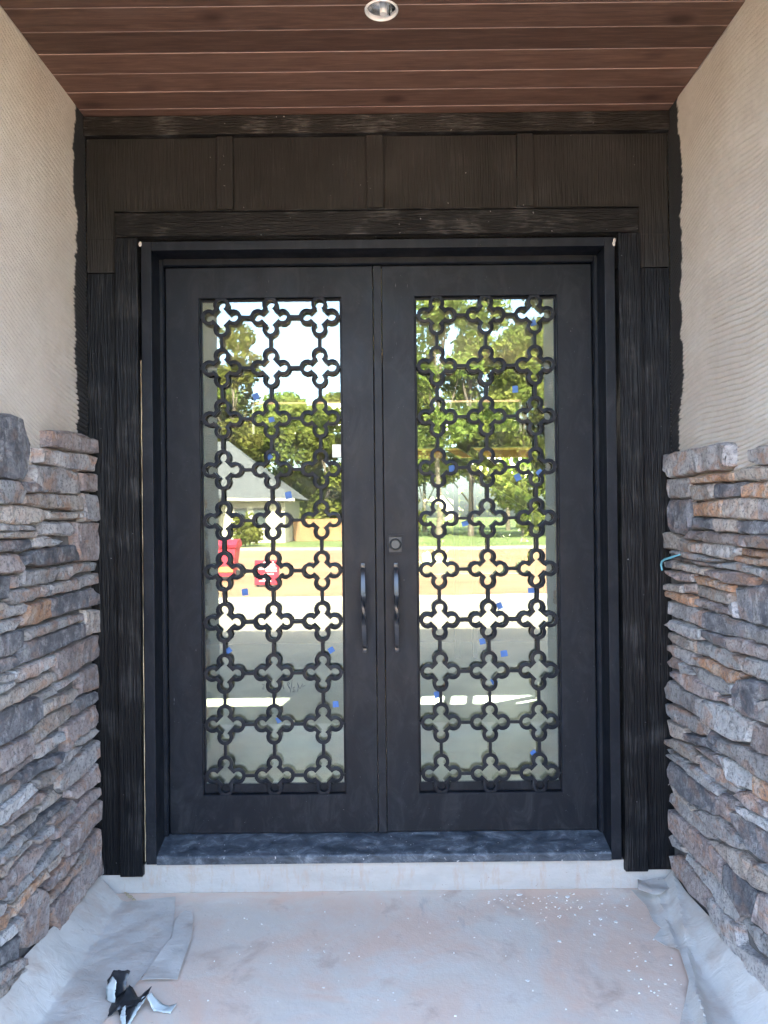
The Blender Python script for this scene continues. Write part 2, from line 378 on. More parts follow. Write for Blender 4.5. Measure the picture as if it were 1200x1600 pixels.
# stone outlines on the wall planes, millimetres (depth into the porch, height)
STONES_LEFT = [
('d',(-789,1760,-673,1786,-605,1777,-571,1702,-589,1613,-628,1584,-713,1586,-793,1591)),
('m',(-418,1762,-243,1778,-22,1772,-14,1721,-138,1714,-420,1710)),
('g',(-485,1698,-120,1708,-24,1705,-41,1648,-238,1640,-486,1651)),
('g',(-532,1638,-321,1645,-177,1637,-152,1560,-197,1555,-378,1556,-544,1554)),
('m',(-168,1635,-16,1640,-18,1571,-142,1571)),
('d',(-641,1581,-537,1582,-445,1564,-453,1554,-597,1550)),
('w',(-793,1582,-653,1582,-610,1552,-639,1515,-794,1512)),
('t',(-623,1543,-423,1552,-143,1549,-140,1496,-410,1500,-624,1513)),
('g',(-133,1560,-4,1557,-4,1459,-154,1455,-163,1492,-135,1496)),
('t',(-794,1508,-624,1509,-432,1494,-455,1468,-526,1448,-795,1458)),
('t',(-440,1487,-163,1490,-172,1467,-284,1463,-440,1468)),
('g',(-795,1454,-687,1452,-540,1444,-530,1428,-796,1431)),
('t',(-796,1429,-544,1424,-554,1407,-796,1413)),
('g',(-533,1447,-455,1455,-268,1456,-226,1426,-261,1406,-534,1415)),
('m',(-225,1454,-4,1448,-5,1332,-30,1305,-194,1313,-227,1398)),
('d',(-796,1407,-574,1402,-562,1374,-633,1367,-797,1374)),
('g',(-547,1407,-464,1410,-343,1391,-351,1378,-500,1371,-555,1378)),
('d',(-614,1351,-500,1370,-351,1371,-193,1371,-194,1315,-305,1315,-459,1311,-615,1325)),
('m',(-797,1367,-652,1359,-622,1316,-635,1301,-731,1304,-798,1310)),
('d',(-798,1305,-723,1297,-721,1249,-733,1233,-800,1235)),
('m',(-714,1297,-641,1294,-645,1256,-715,1258)),
('g',(-628,1308,-361,1302,-354,1258,-474,1254,-578,1254,-639,1263)),
('w',(-353,1298,-177,1305,-4,1296,-4,1265,-177,1269,-281,1252,-354,1257)),
('g',(-721,1252,-642,1253,-431,1249,-431,1233,-483,1212,-624,1209,-692,1211,-721,1226)),
('g',(-427,1248,-178,1251,-4,1254,-4,1213,-223,1209,-386,1209,-483,1211,-428,1232)),
('d',(-439,1201,-307,1201,-77,1201,-4,1173,-4,1131,-98,1132,-285,1134,-388,1134,-441,1136)),
('t',(-800,1226,-750,1222,-736,1208,-801,1199)),
('g',(-736,1209,-618,1206,-599,1198,-615,1173,-722,1172,-801,1177,-801,1196)),
('o',(-605,1198,-447,1201,-441,1138,-533,1131,-626,1135,-651,1142,-615,1173)),
('w',(-801,1166,-711,1168,-619,1167,-619,1164,-657,1143,-694,1134,-802,1136)),
('t',(-136,1126,-4,1113,-4,1023,-120,1028,-147,1038)),
('m',(-318,1125,-145,1116,-146,1084,-310,1090)),
('g',(-620,1123,-513,1122,-318,1125,-310,1093,-389,1090,-595,1086)),
('d',(-802,1133,-663,1129,-620,1123,-621,1075,-659,1061,-730,1062,-803,1066)),
('d',(-601,1084,-358,1084,-155,1078,-148,1027,-312,1023,-480,1017,-603,1018,-660,1017,-662,1056,-621,1072)),
('d',(-804,1062,-683,1055,-665,1036,-672,1020,-726,1019,-804,1020)),
('m',(-384,1009,-148,1019,-4,1014,-4,927,-187,921,-315,913,-371,916,-400,963)),
('w',(-690,1010,-583,1011,-392,1004,-373,987,-400,970,-537,963,-648,968,-703,988)),
('g',(-804,1018,-702,1008,-697,986,-805,994)),
('w',(-805,991,-697,984,-685,970,-738,962,-806,964)),
('t',(-806,950,-778,952,-667,958,-544,955,-423,953,-378,936,-386,915,-483,913,-624,912,-716,911,-807,917)),
('g',(-371,906,-196,905,-205,890,-379,880,-394,894)),
('m',(-187,904,-37,906,-19,825,-9,807,-116,817,-189,823,-197,860)),
('g',(-525,901,-394,900,-387,872,-505,872)),
('t',(-498,866,-380,863,-206,850,-198,824,-259,811,-485,822,-498,844)),
('d',(-242,814,-190,812,-40,802,-26,765,-61,755,-235,757,-252,764)),
('d',(-807,916,-612,897,-518,895,-494,865,-496,815,-601,807,-701,806,-787,809,-809,810)),
('t',(-485,815,-268,806,-260,770,-359,756,-472,752,-556,748,-568,789)),
('m',(-809,802,-582,792,-563,754,-567,727,-672,728,-755,729,-810,731)),
('m',(-810,726,-672,722,-567,724,-570,704,-673,696,-733,691,-811,690)),
('m',(-319,742,-51,751,-23,679,-73,670,-176,670,-271,667,-321,655,-328,711)),
('w',(-560,734,-494,743,-336,729,-328,697,-399,695,-495,690,-564,708)),
('w',(-263,668,-34,663,-9,642,-35,627,-167,633,-238,647)),
('g',(-330,644,-263,656,-177,630,-239,616,-355,606)),
('g',(-363,586,-239,602,-150,603,-15,606,-4,590,-7,536,-96,531,-171,513,-275,515,-341,522,-364,543)),
('d',(-642,689,-523,686,-329,658,-330,644,-370,627,-524,646,-592,642,-643,648,-661,675)),
('t',(-545,632,-489,634,-386,619,-371,595,-439,595,-447,582,-532,598)),
('w',(-811,680,-790,677,-655,672,-646,652,-662,643,-757,640,-812,642)),
('m',(-284,508,-153,507,-47,527,-19,466,-49,450,-190,457,-243,459,-293,487)),
('w',(-812,636,-585,636,-553,604,-657,591,-723,591,-758,579,-813,587)),
('m',(-753,571,-651,589,-532,593,-455,566,-519,548,-657,565,-700,559,-741,562)),
('t',(-513,537,-403,550,-341,515,-373,507,-478,514,-520,518)),
('m',(-406,415,-226,432,-98,442,-4,420,-4,388,-156,387,-368,380,-414,390)),
('t',(-700,553,-527,536,-534,523,-568,509,-707,521)),
('g',(-420,469,-277,471,-239,443,-252,428,-406,428,-435,450)),
('d',(-640,499,-548,510,-301,484,-293,469,-435,475,-515,463,-615,471)),
('g',(-556,446,-428,444,-417,420,-436,415,-529,422)),
('m',(-305,350,-183,373,-4,370,-4,294,-102,295,-204,270,-306,284,-314,304)),
('t',(-813,585,-758,568,-753,554,-781,549,-814,558)),
('g',(-814,552,-712,552,-713,518,-760,509,-815,517)),
('w',(-760,498,-640,499,-621,477,-708,464,-816,476,-815,498)),
('m',(-187,257,-15,265,-4,210,-4,98,-4,80,-69,93,-227,84,-336,76,-415,69,-399,86,-442,176,-207,179,-160,225)),
('t',(-471,210,-348,222,-160,235,-156,219,-206,199,-341,195,-464,194)),
('m',(-484,264,-331,287,-186,261,-332,230,-455,237)),
('m',(-756,423,-597,429,-466,416,-451,398,-598,367,-680,364,-734,381)),
('w',(-757,356,-728,370,-538,360,-376,366,-338,336,-482,329,-612,334,-681,327,-723,330)),
('o',(-711,319,-618,325,-490,323,-476,294,-553,294,-613,293,-706,279)),
('t',(-482,326,-439,322,-338,326,-330,303,-386,292,-454,294)),
('g',(-818,378,-752,350,-746,331,-764,317,-819,327)),
('o',(-819,319,-723,316,-711,313,-741,283,-770,276,-820,292)),
('m',(-627,246,-600,292,-533,284,-484,257,-463,231,-456,196,-466,106,-523,103,-623,143,-666,171,-659,196)),
('w',(-820,281,-626,252,-630,248,-665,220,-731,230,-799,245,-820,254)),
('d',(-821,243,-671,208,-675,164,-691,147,-772,177,-822,192)),
('g',(-822,184,-685,146,-642,122,-643,101,-745,116,-823,136)),
('t',(-823,128,-649,102,-643,87,-802,95,-823,103)),
('m',(-817,432,-756,417,-739,384,-763,362,-818,381)),
('t',(-816,465,-684,453,-596,465,-583,447,-691,444,-756,425,-816,438))]
STONES_RIGHT = [
('g',(-40,1690,-282,1691,-522,1689,-557,1677,-552,1613,-520,1602,-288,1603,-87,1597,-28,1628)),
('g',(-726,1650,-787,1656,-853,1650,-852,1599,-792,1600,-728,1613)),
('t',(-609,1594,-752,1601,-852,1591,-851,1554,-774,1554,-615,1564)),
('o',(-270,1590,-477,1592,-609,1587,-608,1564,-476,1564,-278,1566)),
('g',(-43,1594,-262,1591,-264,1522,-234,1518,-46,1522)),
('t',(-261,1560,-461,1560,-467,1511,-415,1505,-277,1508)),
('d',(-472,1558,-666,1556,-671,1523,-652,1514,-475,1510)),
('o',(-672,1547,-727,1552,-851,1548,-850,1505,-677,1509)),
('d',(-70,1512,-260,1512,-284,1474,-283,1413,-212,1384,-101,1392,-53,1428)),
('o',(-298,1498,-539,1504,-541,1451,-444,1450,-305,1454)),
('t',(-546,1506,-665,1509,-767,1501,-763,1442,-545,1447)),
('g',(-773,1504,-850,1503,-848,1443,-771,1442)),
('d',(-288,1447,-458,1444,-465,1409,-300,1406)),
('t',(-473,1443,-631,1442,-640,1403,-480,1403)),
('d',(-638,1437,-848,1439,-848,1397,-650,1399)),
('d',(-221,1377,-265,1402,-365,1401,-315,1370,-230,1370)),
('m',(-320,1387,-396,1402,-675,1395,-680,1361,-584,1360,-380,1368)),
('g',(-681,1393,-848,1397,-847,1357,-686,1361)),
('t',(-11,1390,-91,1394,-185,1366,-298,1356,-297,1325,-202,1321,-20,1327,-4,1364)),
('g',(-298,1359,-515,1363,-636,1353,-629,1335,-582,1315,-410,1318,-314,1323)),
('o',(-642,1353,-847,1351,-846,1332,-642,1333)),
('o',(-609,1328,-846,1330,-846,1307,-648,1310,-602,1316)),
('g',(-89,1323,-314,1319,-492,1306,-470,1300,-245,1299,-79,1311)),
('g',(-89,1301,-322,1296,-506,1298,-513,1286,-378,1283,-98,1290)),
('w',(-527,1302,-629,1311,-785,1299,-785,1276,-634,1285,-541,1288)),
('d',(-29,1279,-108,1287,-88,1257,-28,1253)),
('t',(-117,1277,-262,1279,-409,1275,-385,1251,-270,1252,-107,1255)),
('m',(-393,1271,-647,1283,-744,1273,-720,1246,-627,1240,-512,1242,-393,1252)),
('m',(-27,1242,-270,1245,-278,1219,-144,1211,-27,1231)),
('o',(-287,1240,-377,1244,-574,1232,-580,1212,-407,1214,-328,1213)),
('g',(-791,1296,-846,1305,-845,1262,-796,1272)),
('t',(-11,1187,-189,1199,-189,1171,-15,1165)),
('w',(-199,1204,-311,1214,-310,1183,-198,1172)),
('t',(-319,1211,-573,1210,-579,1183,-566,1171,-437,1171,-327,1175)),
('d',(-600,1228,-708,1243,-845,1261,-842,1140,-736,1133,-624,1135,-606,1186)),
('o',(-20,1162,-276,1166,-275,1132,-178,1131,-25,1140)),
('m',(-293,1161,-406,1167,-572,1161,-592,1143,-480,1134,-390,1136,-293,1138)),
('g',(-566,1168,-596,1185,-625,1138,-598,1140)),
('g',(-24,1125,-169,1127,-382,1128,-356,1069,-222,1070,-33,1074)),
('d',(-366,1126,-466,1136,-631,1127,-718,1130,-759,1122,-752,1085,-610,1076,-449,1067,-364,1067)),
('w',(-21,1032,-82,1058,-167,1059,-340,1060,-331,1025,-272,1013,-81,1018)),
('d',(-348,1058,-464,1063,-543,1065,-549,1030,-433,1026,-339,1037)),
('m',(-546,1066,-623,1075,-841,1080,-840,1045,-704,1036,-576,1025,-549,1039)),
('g',(-758,1119,-804,1131,-842,1134,-841,1088,-758,1083)),
('t',(-31,1003,-90,1009,-298,1013,-297,969,-210,968,-70,972,-30,985)),
('w',(-306,1015,-418,1023,-542,1025,-654,1019,-634,976,-505,966,-401,978,-313,969)),
('g',(-9,951,-89,965,-263,967,-369,943,-353,931,-235,917,-117,919,-19,931)),
('w',(-641,995,-660,1023,-840,1037,-839,983,-750,974,-646,976)),
('o',(-288,954,-401,972,-505,963,-640,972,-671,969,-607,932,-553,923,-400,929)),
('m',(-17,886,-78,917,-168,918,-167,879,-47,873)),
('w',(-173,915,-269,896,-265,888,-176,875)),
('w',(-253,917,-361,931,-580,923,-586,891,-488,870,-327,871)),
('m',(-67,862,-269,886,-399,877,-474,875,-473,846,-428,835,-224,821,-66,840)),
('d',(-593,911,-620,947,-702,967,-839,972,-838,942,-760,915,-753,854,-675,848,-592,860)),
('g',(-763,913,-838,939,-836,860,-764,857)),
('g',(-14,784,-66,825,-114,825,-224,817,-350,823,-324,753,-248,754,-23,745)),
('m',(-481,864,-579,881,-585,858,-495,854)),
('w',(-466,841,-592,853,-605,848,-544,835)),
('w',(-333,779,-350,820,-466,838,-611,846,-723,846,-692,777,-583,748,-485,745,-364,747)),
('m',(-729,845,-836,849,-834,768,-757,760,-698,768)),
('g',(-18,725,-131,742,-265,745,-396,746,-395,707,-281,688,-100,680,-32,692)),
('t',(-36,667,-193,677,-201,630,-79,616)),
('d',(-166,657,-280,676,-394,696,-484,690,-469,670,-346,658,-201,636)),
('d',(-402,711,-426,737,-485,725,-491,693,-410,694)),
('g',(-492,727,-555,733,-660,753,-834,761,-833,690,-696,683,-568,688,-491,686)),
('t',(-4,582,-79,608,-210,621,-304,612,-303,585,-208,575,-18,568)),
('m',(-271,636,-439,657,-468,632,-329,627)),
('g',(-38,555,-208,565,-199,555,-68,549)),
('w',(-4,527,-38,540,-199,551,-328,576,-481,560,-466,533,-302,520,-171,525,-17,519)),
('g',(-312,611,-392,623,-504,628,-612,607,-605,583,-510,571,-391,571,-319,567)),
('w',(-476,666,-526,678,-659,682,-708,684,-701,632,-619,612,-539,612,-511,636)),
('o',(-708,681,-833,690,-832,636,-759,628,-712,622)),
('d',(-42,508,-162,518,-285,525,-466,529,-449,463,-340,441,-240,426,-64,427,-30,449)),
('m',(-619,600,-701,627,-799,621,-798,587,-693,572,-599,581)),
('m',(-457,495,-488,547,-605,565,-624,546,-550,517,-542,475,-457,469)),
('w',(-618,555,-705,571,-831,589,-830,548,-740,545,-668,530,-630,536)),
('t',(-54,424,-150,425,-274,415,-248,398,-93,404)),
('g',(-13,376,-64,405,-168,410,-299,411,-417,392,-447,379,-370,350,-289,346,-110,338,-12,345)),
('g',(-282,408,-340,441,-479,462,-628,443,-615,420,-534,397,-433,392)),
('d',(-550,514,-611,532,-692,534,-830,535,-828,458,-755,444,-653,437,-549,477)),
('m',(-21,315,-110,331,-297,343,-409,353,-490,341,-488,265,-383,251,-235,241,-39,245)),
('t',(-409,363,-534,394,-614,411,-702,412,-827,425,-826,378,-718,345,-626,336,-532,338,-483,344)),
('w',(-708,420,-761,441,-828,444,-827,428,-726,411)),
('g',(-18,210,-49,234,-172,235,-163,213,-68,194)),
('w',(-190,224,-277,235,-481,260,-617,235,-642,224,-596,179,-486,165,-381,183,-276,190,-189,196)),
('d',(-504,324,-532,340,-626,338,-657,338,-730,347,-710,257,-649,228,-502,264)),
('m',(-736,347,-826,377,-824,262,-710,248)),
('m',(-37,146,-96,176,-251,185,-381,183,-412,179,-395,109,-204,91,-65,103)),
('g',(-412,172,-486,168,-603,180,-621,127,-708,141,-822,171,-820,91,-712,64,-587,78,-484,82,-410,90,-395,112)),
('w',(-616,202,-649,225,-823,240,-822,188,-744,173,-641,192))]
# ------------------------------------------------------------------ ground and street side (behind the camera, seen in the door glass)
GZ = -0.30
def sheet(name, x0, x1, y0, y1, z, mat):
    return struct(MB().add([(x0, y0, z), (x1, y0, z), (x1, y1, z), (x0, y1, z)], [(0, 1, 2, 3)]).build(name, M[mat]))
sheet('ground', -500, 500, -500, 400, GZ-.012, 'grass_ground')
sheet('dirt_lot', -60, 60, -41, -12.75, GZ-.008, 'clay')
sheet('driveway', -7.5, 8.5, -12.6, -3.9, GZ-.004, 'concrete_drive')
struct(MB().box(-60, 60, -12.9, -12.6, GZ-.1, GZ+.09, c=.03).build('kerb', M['kerb']))
sheet('road', -80, 80, -40.2, -36.4, GZ+.002, 'concrete_drive')
struct(MB().box(-2.4, 2.4, -3.9, -2.152, GZ-.1, -.15, c=.01).build('walkway', M['concrete_drive']))
porch = struct(MB().box(-1.16, 1.16, -2.15, .02, -.28, 0, c=.006).build('porch_floor', M['porch_concrete']))

# ------------------------------------------------------------------ the house: shell, roof and the dim hall behind the glass
house = empty('house', (0, 2, GZ), 'house behind the dark double doors, its dim hall showing through the glass', 'house')
for s in (-1, 1):
    MB().box(min(s*1.36, s*7), max(s*1.36, s*7), -2.05, .16, GZ, 3.6).build('front_wall', M['house_wall'], house)
    MB().box(min(s*1.16, s*7), max(s*1.16, s*7), .164, .30, GZ, 3.6).build('inner_wall', M['interior_wall'], house)
    MB().box(min(s*6.8, s*7), max(s*6.8, s*7), .304, 4.99, GZ, 5.0).build('side_wall', M['house_wall'], house)
    MB().box(min(s*2.6, s*2.7), max(s*2.6, s*2.7), .304, 4.99, .15, 3.0).build('hall_wall', M['interior_wall'], house)
MB().box(-1.156, 1.156, .164, .30, 2.56, 3.6).build('lintel_wall', M['interior_wall'], house)
MB().box(-1.156, 1.156, .10, .60, -.25, .105).build('floor_edge', M['interior_wall'], house)
MB().box(-1.156, 1.156, -2.05, .16, 3.10, 3.60).build('porch_soffit', M['house_wall'], house)
MB().box(-6.79, 6.79, .61, 4.99, -.05, .146).build('hall_floor', M['interior_floor'], house)
MB().box(-6.79, 6.79, .304, 4.99, 3.01, 3.1).build('hall_ceiling', M['interior_wall'], house)
MB().box(-7, 7, -2.05, -1.9, 3.61, 5.0).build('upper_wall', M['house_wall'], house)
# back wall with one wide window and two added slots casting a sun strip
WX0, WX1, WZ0, WZ1 = .30, 1.62, .80, 2.22
T = [(-1.35, -.33), (.62, 1.46)]
for b in ((-7, WX0, GZ, 2.33), (WX1, 7, GZ, 2.33), (WX0, WX1, GZ, WZ0), (WX0, WX1, WZ1, 2.33), (-7, T[0][0], 2.331, 2.66), (T[0][1], T[1][0], 2.331, 2.66),
          (T[1][1], 7, 2.331, 2.66), (-7, 7, 2.661, 5.0)):
    MB().box(b[0], b[1], 5.0, 5.14, b[2], b[3]).build('back_wall', M['stair_wood'], house)
w = MB().box(WX0-.001, WX0+.05, 4.98, 5.10, WZ0, WZ1).box(WX1-.05, WX1+.001, 4.98, 5.10, WZ0, WZ1).box(WX0+.05, WX1-.05, 4.98, 5.10, WZ1-.05, WZ1).box(WX0+.05, WX1-.05, 4.98, 5.10, WZ0, WZ0+.05).build('back_window', M['stair_wood'], house)
MB().box(WX0+.05, WX1-.05, 5.04, 5.046, WZ0+.05, WZ1-.05).build('pane', M['clear_glass'], w)
for a, b in T: MB().box(a, b, 5.06, 5.066, 2.331, 2.66).build('sun_slot_pane', M['clear_glass'], house)  # glazing of the openings added to let the sun strip in
rf = MB().prism([(-2.75, 4.9), (1.3, 8.6), (5.35, 4.9), (5.35, 5.02), (1.3, 8.75), (-2.75, 5.02)], -7.4, 7.4, 'x').build('roof', M['shingle'], house)
for s in (-1, 1): MB().prism([(-2.04, 5.01), (1.3, 8.5), (5.13, 5.01)], s*6.85, s*6.99, 'x').build('gable', M['house_wall'], house)
MB().box(-4, 4, 5.15, 6.95, 2.29, 2.33).build('back_porch_shade_roof', M['cedar'], house)  # added to keep the sun off the wide window beneath
MB().box(-4, 4, 6.8, 6.9, 2.20, 2.286).build('back_porch_beam', M['cedar'], house)
for x in (-3.9, 3.9): MB().box(x-.07, x+.07, 6.8, 6.9, GZ, 2.198).build('back_porch_post', M['cedar'], house)

st = empty('staircase', (1.1, 4.1, .15), 'dark wooden stair with two slanting rails, dimly seen through the right door glass', 'staircase')
for dz, t in ((0, .05), (-.17, .035)):
    MB().prism([(.55, 2.27+dz), (1.75, 1.47+dz), (1.75, 1.47+dz-t*1.6), (.55, 2.27+dz-t*1.6)], 4.08, 4.14, 'y').build('handrail' if dz == 0 else 'stringer', M['stair_wood'], st)
for x in (.68, .84): MB().box(x-.022, x+.022, 4.06, 4.16, .15, 2.05-(x-.55)*.66, c=.004).build('newel_post', M['stair_wood'], st)

# ------------------------------------------------------------------ porch side walls: combed stucco above, ledgestone below
def ridge_field(Y, Z, seed):
    g = np.random.default_rng(seed); ph = g.uniform(0, 6, 8)
    slant = .10*np.sin(Y*2.1+ph[0])+.13*Y+.03*np.sin(Y*6+Z*1.3+ph[1])+.012*np.sin(Z*9+ph[2]+Y*3)
    s = (Z+slant)/.0082*math.pi+.8*np.sin(Y*19+Z*27+ph[6])*np.sin(Z*23-Y*11)
    r = np.clip(np.sin(s+.7*np.sin(Z*23+ph[3]))+.45, -.55, .1)
    mask = .5+.5*np.sin(Y*4.3+ph[4]+1.6*np.sin(Z*2.7+ph[5]))
    brk = np.sin(Y*53+3*np.sin(Z*37+ph[7]))*np.sin(Z*71+2*np.sin(Y*29))
    mask = np.clip((mask*.35+.72-np.clip(Z-2.25, 0, 1)*.75)*(.85+.35*brk), .12, 1)
    return r*mask

def side_wall(sgn, data, label, seed):
    th = empty('stone_wall', (sgn*1.16, 0, 0), label, 'wall')
    X0 = 1.14
    base = np.array(th.location)
    def patch(y0, y1, z0, z1, ny, nz):
        Y, Z = np.meshgrid(np.linspace(y0, y1, ny), np.linspace(z0, z1, nz), indexing='ij')
        h = ridge_field(Y, Z, seed)*.0105
        g = np.random.default_rng(seed+5)
        h += .0028*np.sin(Y*7+seed)*np.sin(Z*5+seed*2)+g.normal(0, .00030, Y.shape)
        v = np.stack([sgn*(X0-h), Y, Z], -1).reshape(-1, 3)
        idx = np.arange(ny*nz).reshape(ny, nz)
        q = np.stack([idx[:-1, :-1], idx[1:, :-1], idx[1:, 1:], idx[:-1, 1:]], -1).reshape(-1, 4)
        if sgn > 0: q = q[:, ::-1]
        me = bpy.data.meshes.new('stucco')
        me.from_pydata((v-base).tolist(), [], q.tolist()); me.materials.append(M['stucco'])
        me.polygons.foreach_set('use_smooth', [True]*len(me.polygons)); me.update()
        o = bpy.data.objects.new('stucco', me); COL.objects.link(o); o.parent = th
    patch(-1.0, -.001, 1.5, 3.045, 250, 780)
    patch(-2.055, -1.0, 1.5, 3.045, 200, 560)
    patch(-2.055, -.001, .001, 1.5, 120, 200)
    MB().box(min(sgn*1.154, sgn*1.352), max(sgn*1.154, sgn*1.352), -2.055, -.004, 0, 3.09).build('wall_core', M['mortar'], th)
    MB().box(min(sgn*1.128, sgn*1.153), max(sgn*1.128, sgn*1.153), -1.43, -.012, 0.0005, 1.555).build('mortar_bed', M['mortar'], th)
    # courses past the picture edge
    extra = []; r = random.Random(seed); z = .004
    while z < 1.62:
        hh = r.choice((.04, .055, .06, .075, .09, .11)); y = -.835-r.uniform(0, .03)
        while y > -1.42:
            ln = r.uniform(.10, .30)
            if z+hh < 1.72: extra.append((r.choice('ggdtmmwwto'), [(y, z+hh-.003), (y, z+.003), (y-ln+.006, z+.003), (y-ln+.006, z+hh-.003)]))
            y -= ln
        z += hh
    rows = [(c, [(p[i]/1000, p[i+1]/1000) for i in range(0, len(p), 2)]) for c, p in data]
    rows = [(c, pl, True) for c, pl in rows]+[(c, pl, False) for c, pl in extra]
    for i, (c, pl, seen) in enumerate(rows):
        rr = random.Random(seed*1000+i)
        P = [Vector((a, b)) for a, b in pl]
        area = sum(P[k].cross(P[(k+1) % len(P)]) for k in range(len(P)))
        if area < 0: P.reverse()
        # resample the outline with small chips and waves
        Q = []
        for k in range(len(P)):
            a, b = P[k], P[(k+1) % len(P)]; n = max(1, int((b-a).length/.028)); nrm = Vector((b.y-a.y, a.x-b.x)).normalized() if (b-a).length > 1e-6 else Vector((0, 0))
            for j in range(n):
                p = a.lerp(b, j/n)
                Q.append(p+nrm*rr.uniform(-.0035, .0025)*(1 if j else .4))
        n = len(Q)
        cen = sum(Q, Vector((0, 0)))/n
        def inset(ring, d):
            out = []
            for k in range(n):
                e1 = (ring[k]-ring[k-1]); e2 = (ring[(k+1) % n]-ring[k])
                nn = Vector((-e1.y, e1.x)).normalized()+Vector((-e2.y, e2.x)).normalized()
                if nn.length < .3: nn = cen-ring[k]
                out.append(ring[k]+nn.normalized()*d)
            return out
        per = sum((Q[(k+1) % n]-Q[k]).length for k in range(n)); thick = abs(area)/max(per, .01)
        d = min(.0062, thick*.22)
        H = rr.uniform(.034, .047); tilt_y = rr.uniform(-.03, .03); tilt_z = rr.uniform(-.09, .05)
        def dep(p, e): return H+(p.x-cen.x)*tilt_y+(p.y-cen.y)*tilt_z+e
        r0 = inset(Q, -.0032); r1 = inset(Q, -.0008); r2 = inset(Q, d*.28); r3 = inset(Q, d*1.0)
        rings = [[(p, -.004) for p in r0], [(p, dep(p, -.008+rr.uniform(-.003, .002))) for p in r1],
                 [(p, dep(p, -.0035+rr.uniform(-.002, .002))) for p in r2], [(p, dep(p, rr.uniform(-.0022, .0028))) for p in r3]]
        bm = bmesh.new(); R_ = []
        for ring in rings: R_.append([bm.verts.new((sgn*(X0-h_), p.x, p.y)) for p, h_ in ring])
        for a, b in zip(R_, R_[1:]):
            for k in range(n):
                try: bm.faces.new((a[k], a[(k+1) % n], b[(k+1) % n], b[k]))
                except ValueError: pass
        cap = bm.faces.new(R_[-1]); tri = bmesh.ops.triangulate(bm, faces=[cap])['faces']
        old = set(bm.verts); es = {e for f in tri for e in f.edges if all(g in tri for g in e.link_faces)}
        if es: bmesh.ops.subdivide_edges(bm, edges=[e for e in es if e.calc_length() > .022], cuts=1)
        for v in bm.verts:
            if v not in old: v.co.x -= sgn*rr.uniform(-.0038, .0048)
        mb = MB().bm(bm)
        mb.build('stone', M['stone_'+c], th, origin=(sgn*1.12, cen.x, cen.y), smooth=22)
    return th
left_wall = side_wall(-1, STONES_LEFT, 'porch wall left of the doors, beige combed stucco over stacked grey ledgestone', 3)
right_wall = side_wall(1, STONES_RIGHT, 'porch wall right of the doors, beige combed stucco over ledgestone with orange pieces', 4)

# ------------------------------------------------------------------ plank ceiling with one recessed light can
ceil = struct(MB().box(-1.15, 1.15, -2.06, .018, 3.062, 3.095).build('porch_ceiling', M['mortar']))
LX, LY, LR = .022, -.627, .053
pw = .117; k = 0
y1 = .012
edges = [.012, -.07]
while edges[-1] > -2.05: edges.append(edges[-1]-pw)
for a, b in zip(edges, edges[1:]):
    b = max(b, -2.06)
    # a = far edge, b = near edge; the near edge carries the V groove chamfer
    prof = [(a-.0006, 3.032), (b+.0046, 3.032), (b+.0006, 3.0375), (b+.0006, 3.052), (a-.0006, 3.052)]
    mb = MB(); n = len(prof); x0, x1 = -1.138, 1.138
    sag = random.uniform(-.0006, .0006)
    v = [(x0, p[0], p[1]+sag) for p in prof]+[(x1, p[0], p[1]-sag) for p in prof]
    f = [tuple(range(n)), tuple(range(2*n-1, n-1, -1))]+[(i, i+n, (i+1) % n+n, (i+1) % n) for i in range(n)]
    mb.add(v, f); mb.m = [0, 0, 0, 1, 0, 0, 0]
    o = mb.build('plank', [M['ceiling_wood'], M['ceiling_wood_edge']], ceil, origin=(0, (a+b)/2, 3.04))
    if b < LY+LR and a > LY-LR:
        cut = MB().lathe([(LR, -.06), (LR, .06)], (LX, LY, 3.04), n=40)
        cut.f += [tuple(range(40))[::-1], tuple(range(40, 80))]; cut.m += [0, 0]
        co = cut.build('cutter', M['mortar'])
        md = o.modifiers.new('hole', 'BOOLEAN'); md.object = co; md.operation = 'DIFFERENCE'; md.solver = 'EXACT'
        bpy.context.view_layer.update()
        dg = bpy.context.evaluated_depsgraph_get()
        nm = bpy.data.meshes.new_from_object(o.evaluated_get(dg)); o.modifiers.clear(); old = o.data; o.data = nm
        nm.name = 'plank'
        bpy.data.objects.remove(co)
lt = empty('recessed_light', (LX, LY, 3.032), 'round unlit recessed light can set into the brown plank ceiling', 'light')
MB().lathe([(LR-.001, .018), (LR-.001, -.001), (LR-.005, -.0035), (LR-.008, -.001), (LR-.008, .012)], (LX, LY, 3.032), n=48).build('trim_ring', M['white_enamel'], lt, smooth=40)
can = MB().lathe([(LR-.007, .004), (LR-.010, .03)], (LX, LY, 3.032), n=40).build('reflector', M['chrome'], lt, smooth=40)
MB().add([(LX+.043*math.cos(2*math.pi*i/40), LY+.043*math.sin(2*math.pi*i/40), 3.0615) for i in range(40)], [tuple(range(40))]).build('back_plate', M['chrome'], can)
MB().lathe([(.0, -.004), (.011, -.004), (.012, .028)], (LX+.006, LY+.012, 3.032), n=20).build('lamp_socket', M['white_enamel'], lt, smooth=40)
MB().box(LX+.022, LX+.029, LY-.025, LY+.03, 3.034, 3.060, c=.001).build('spring_clip', M['chrome'], lt)

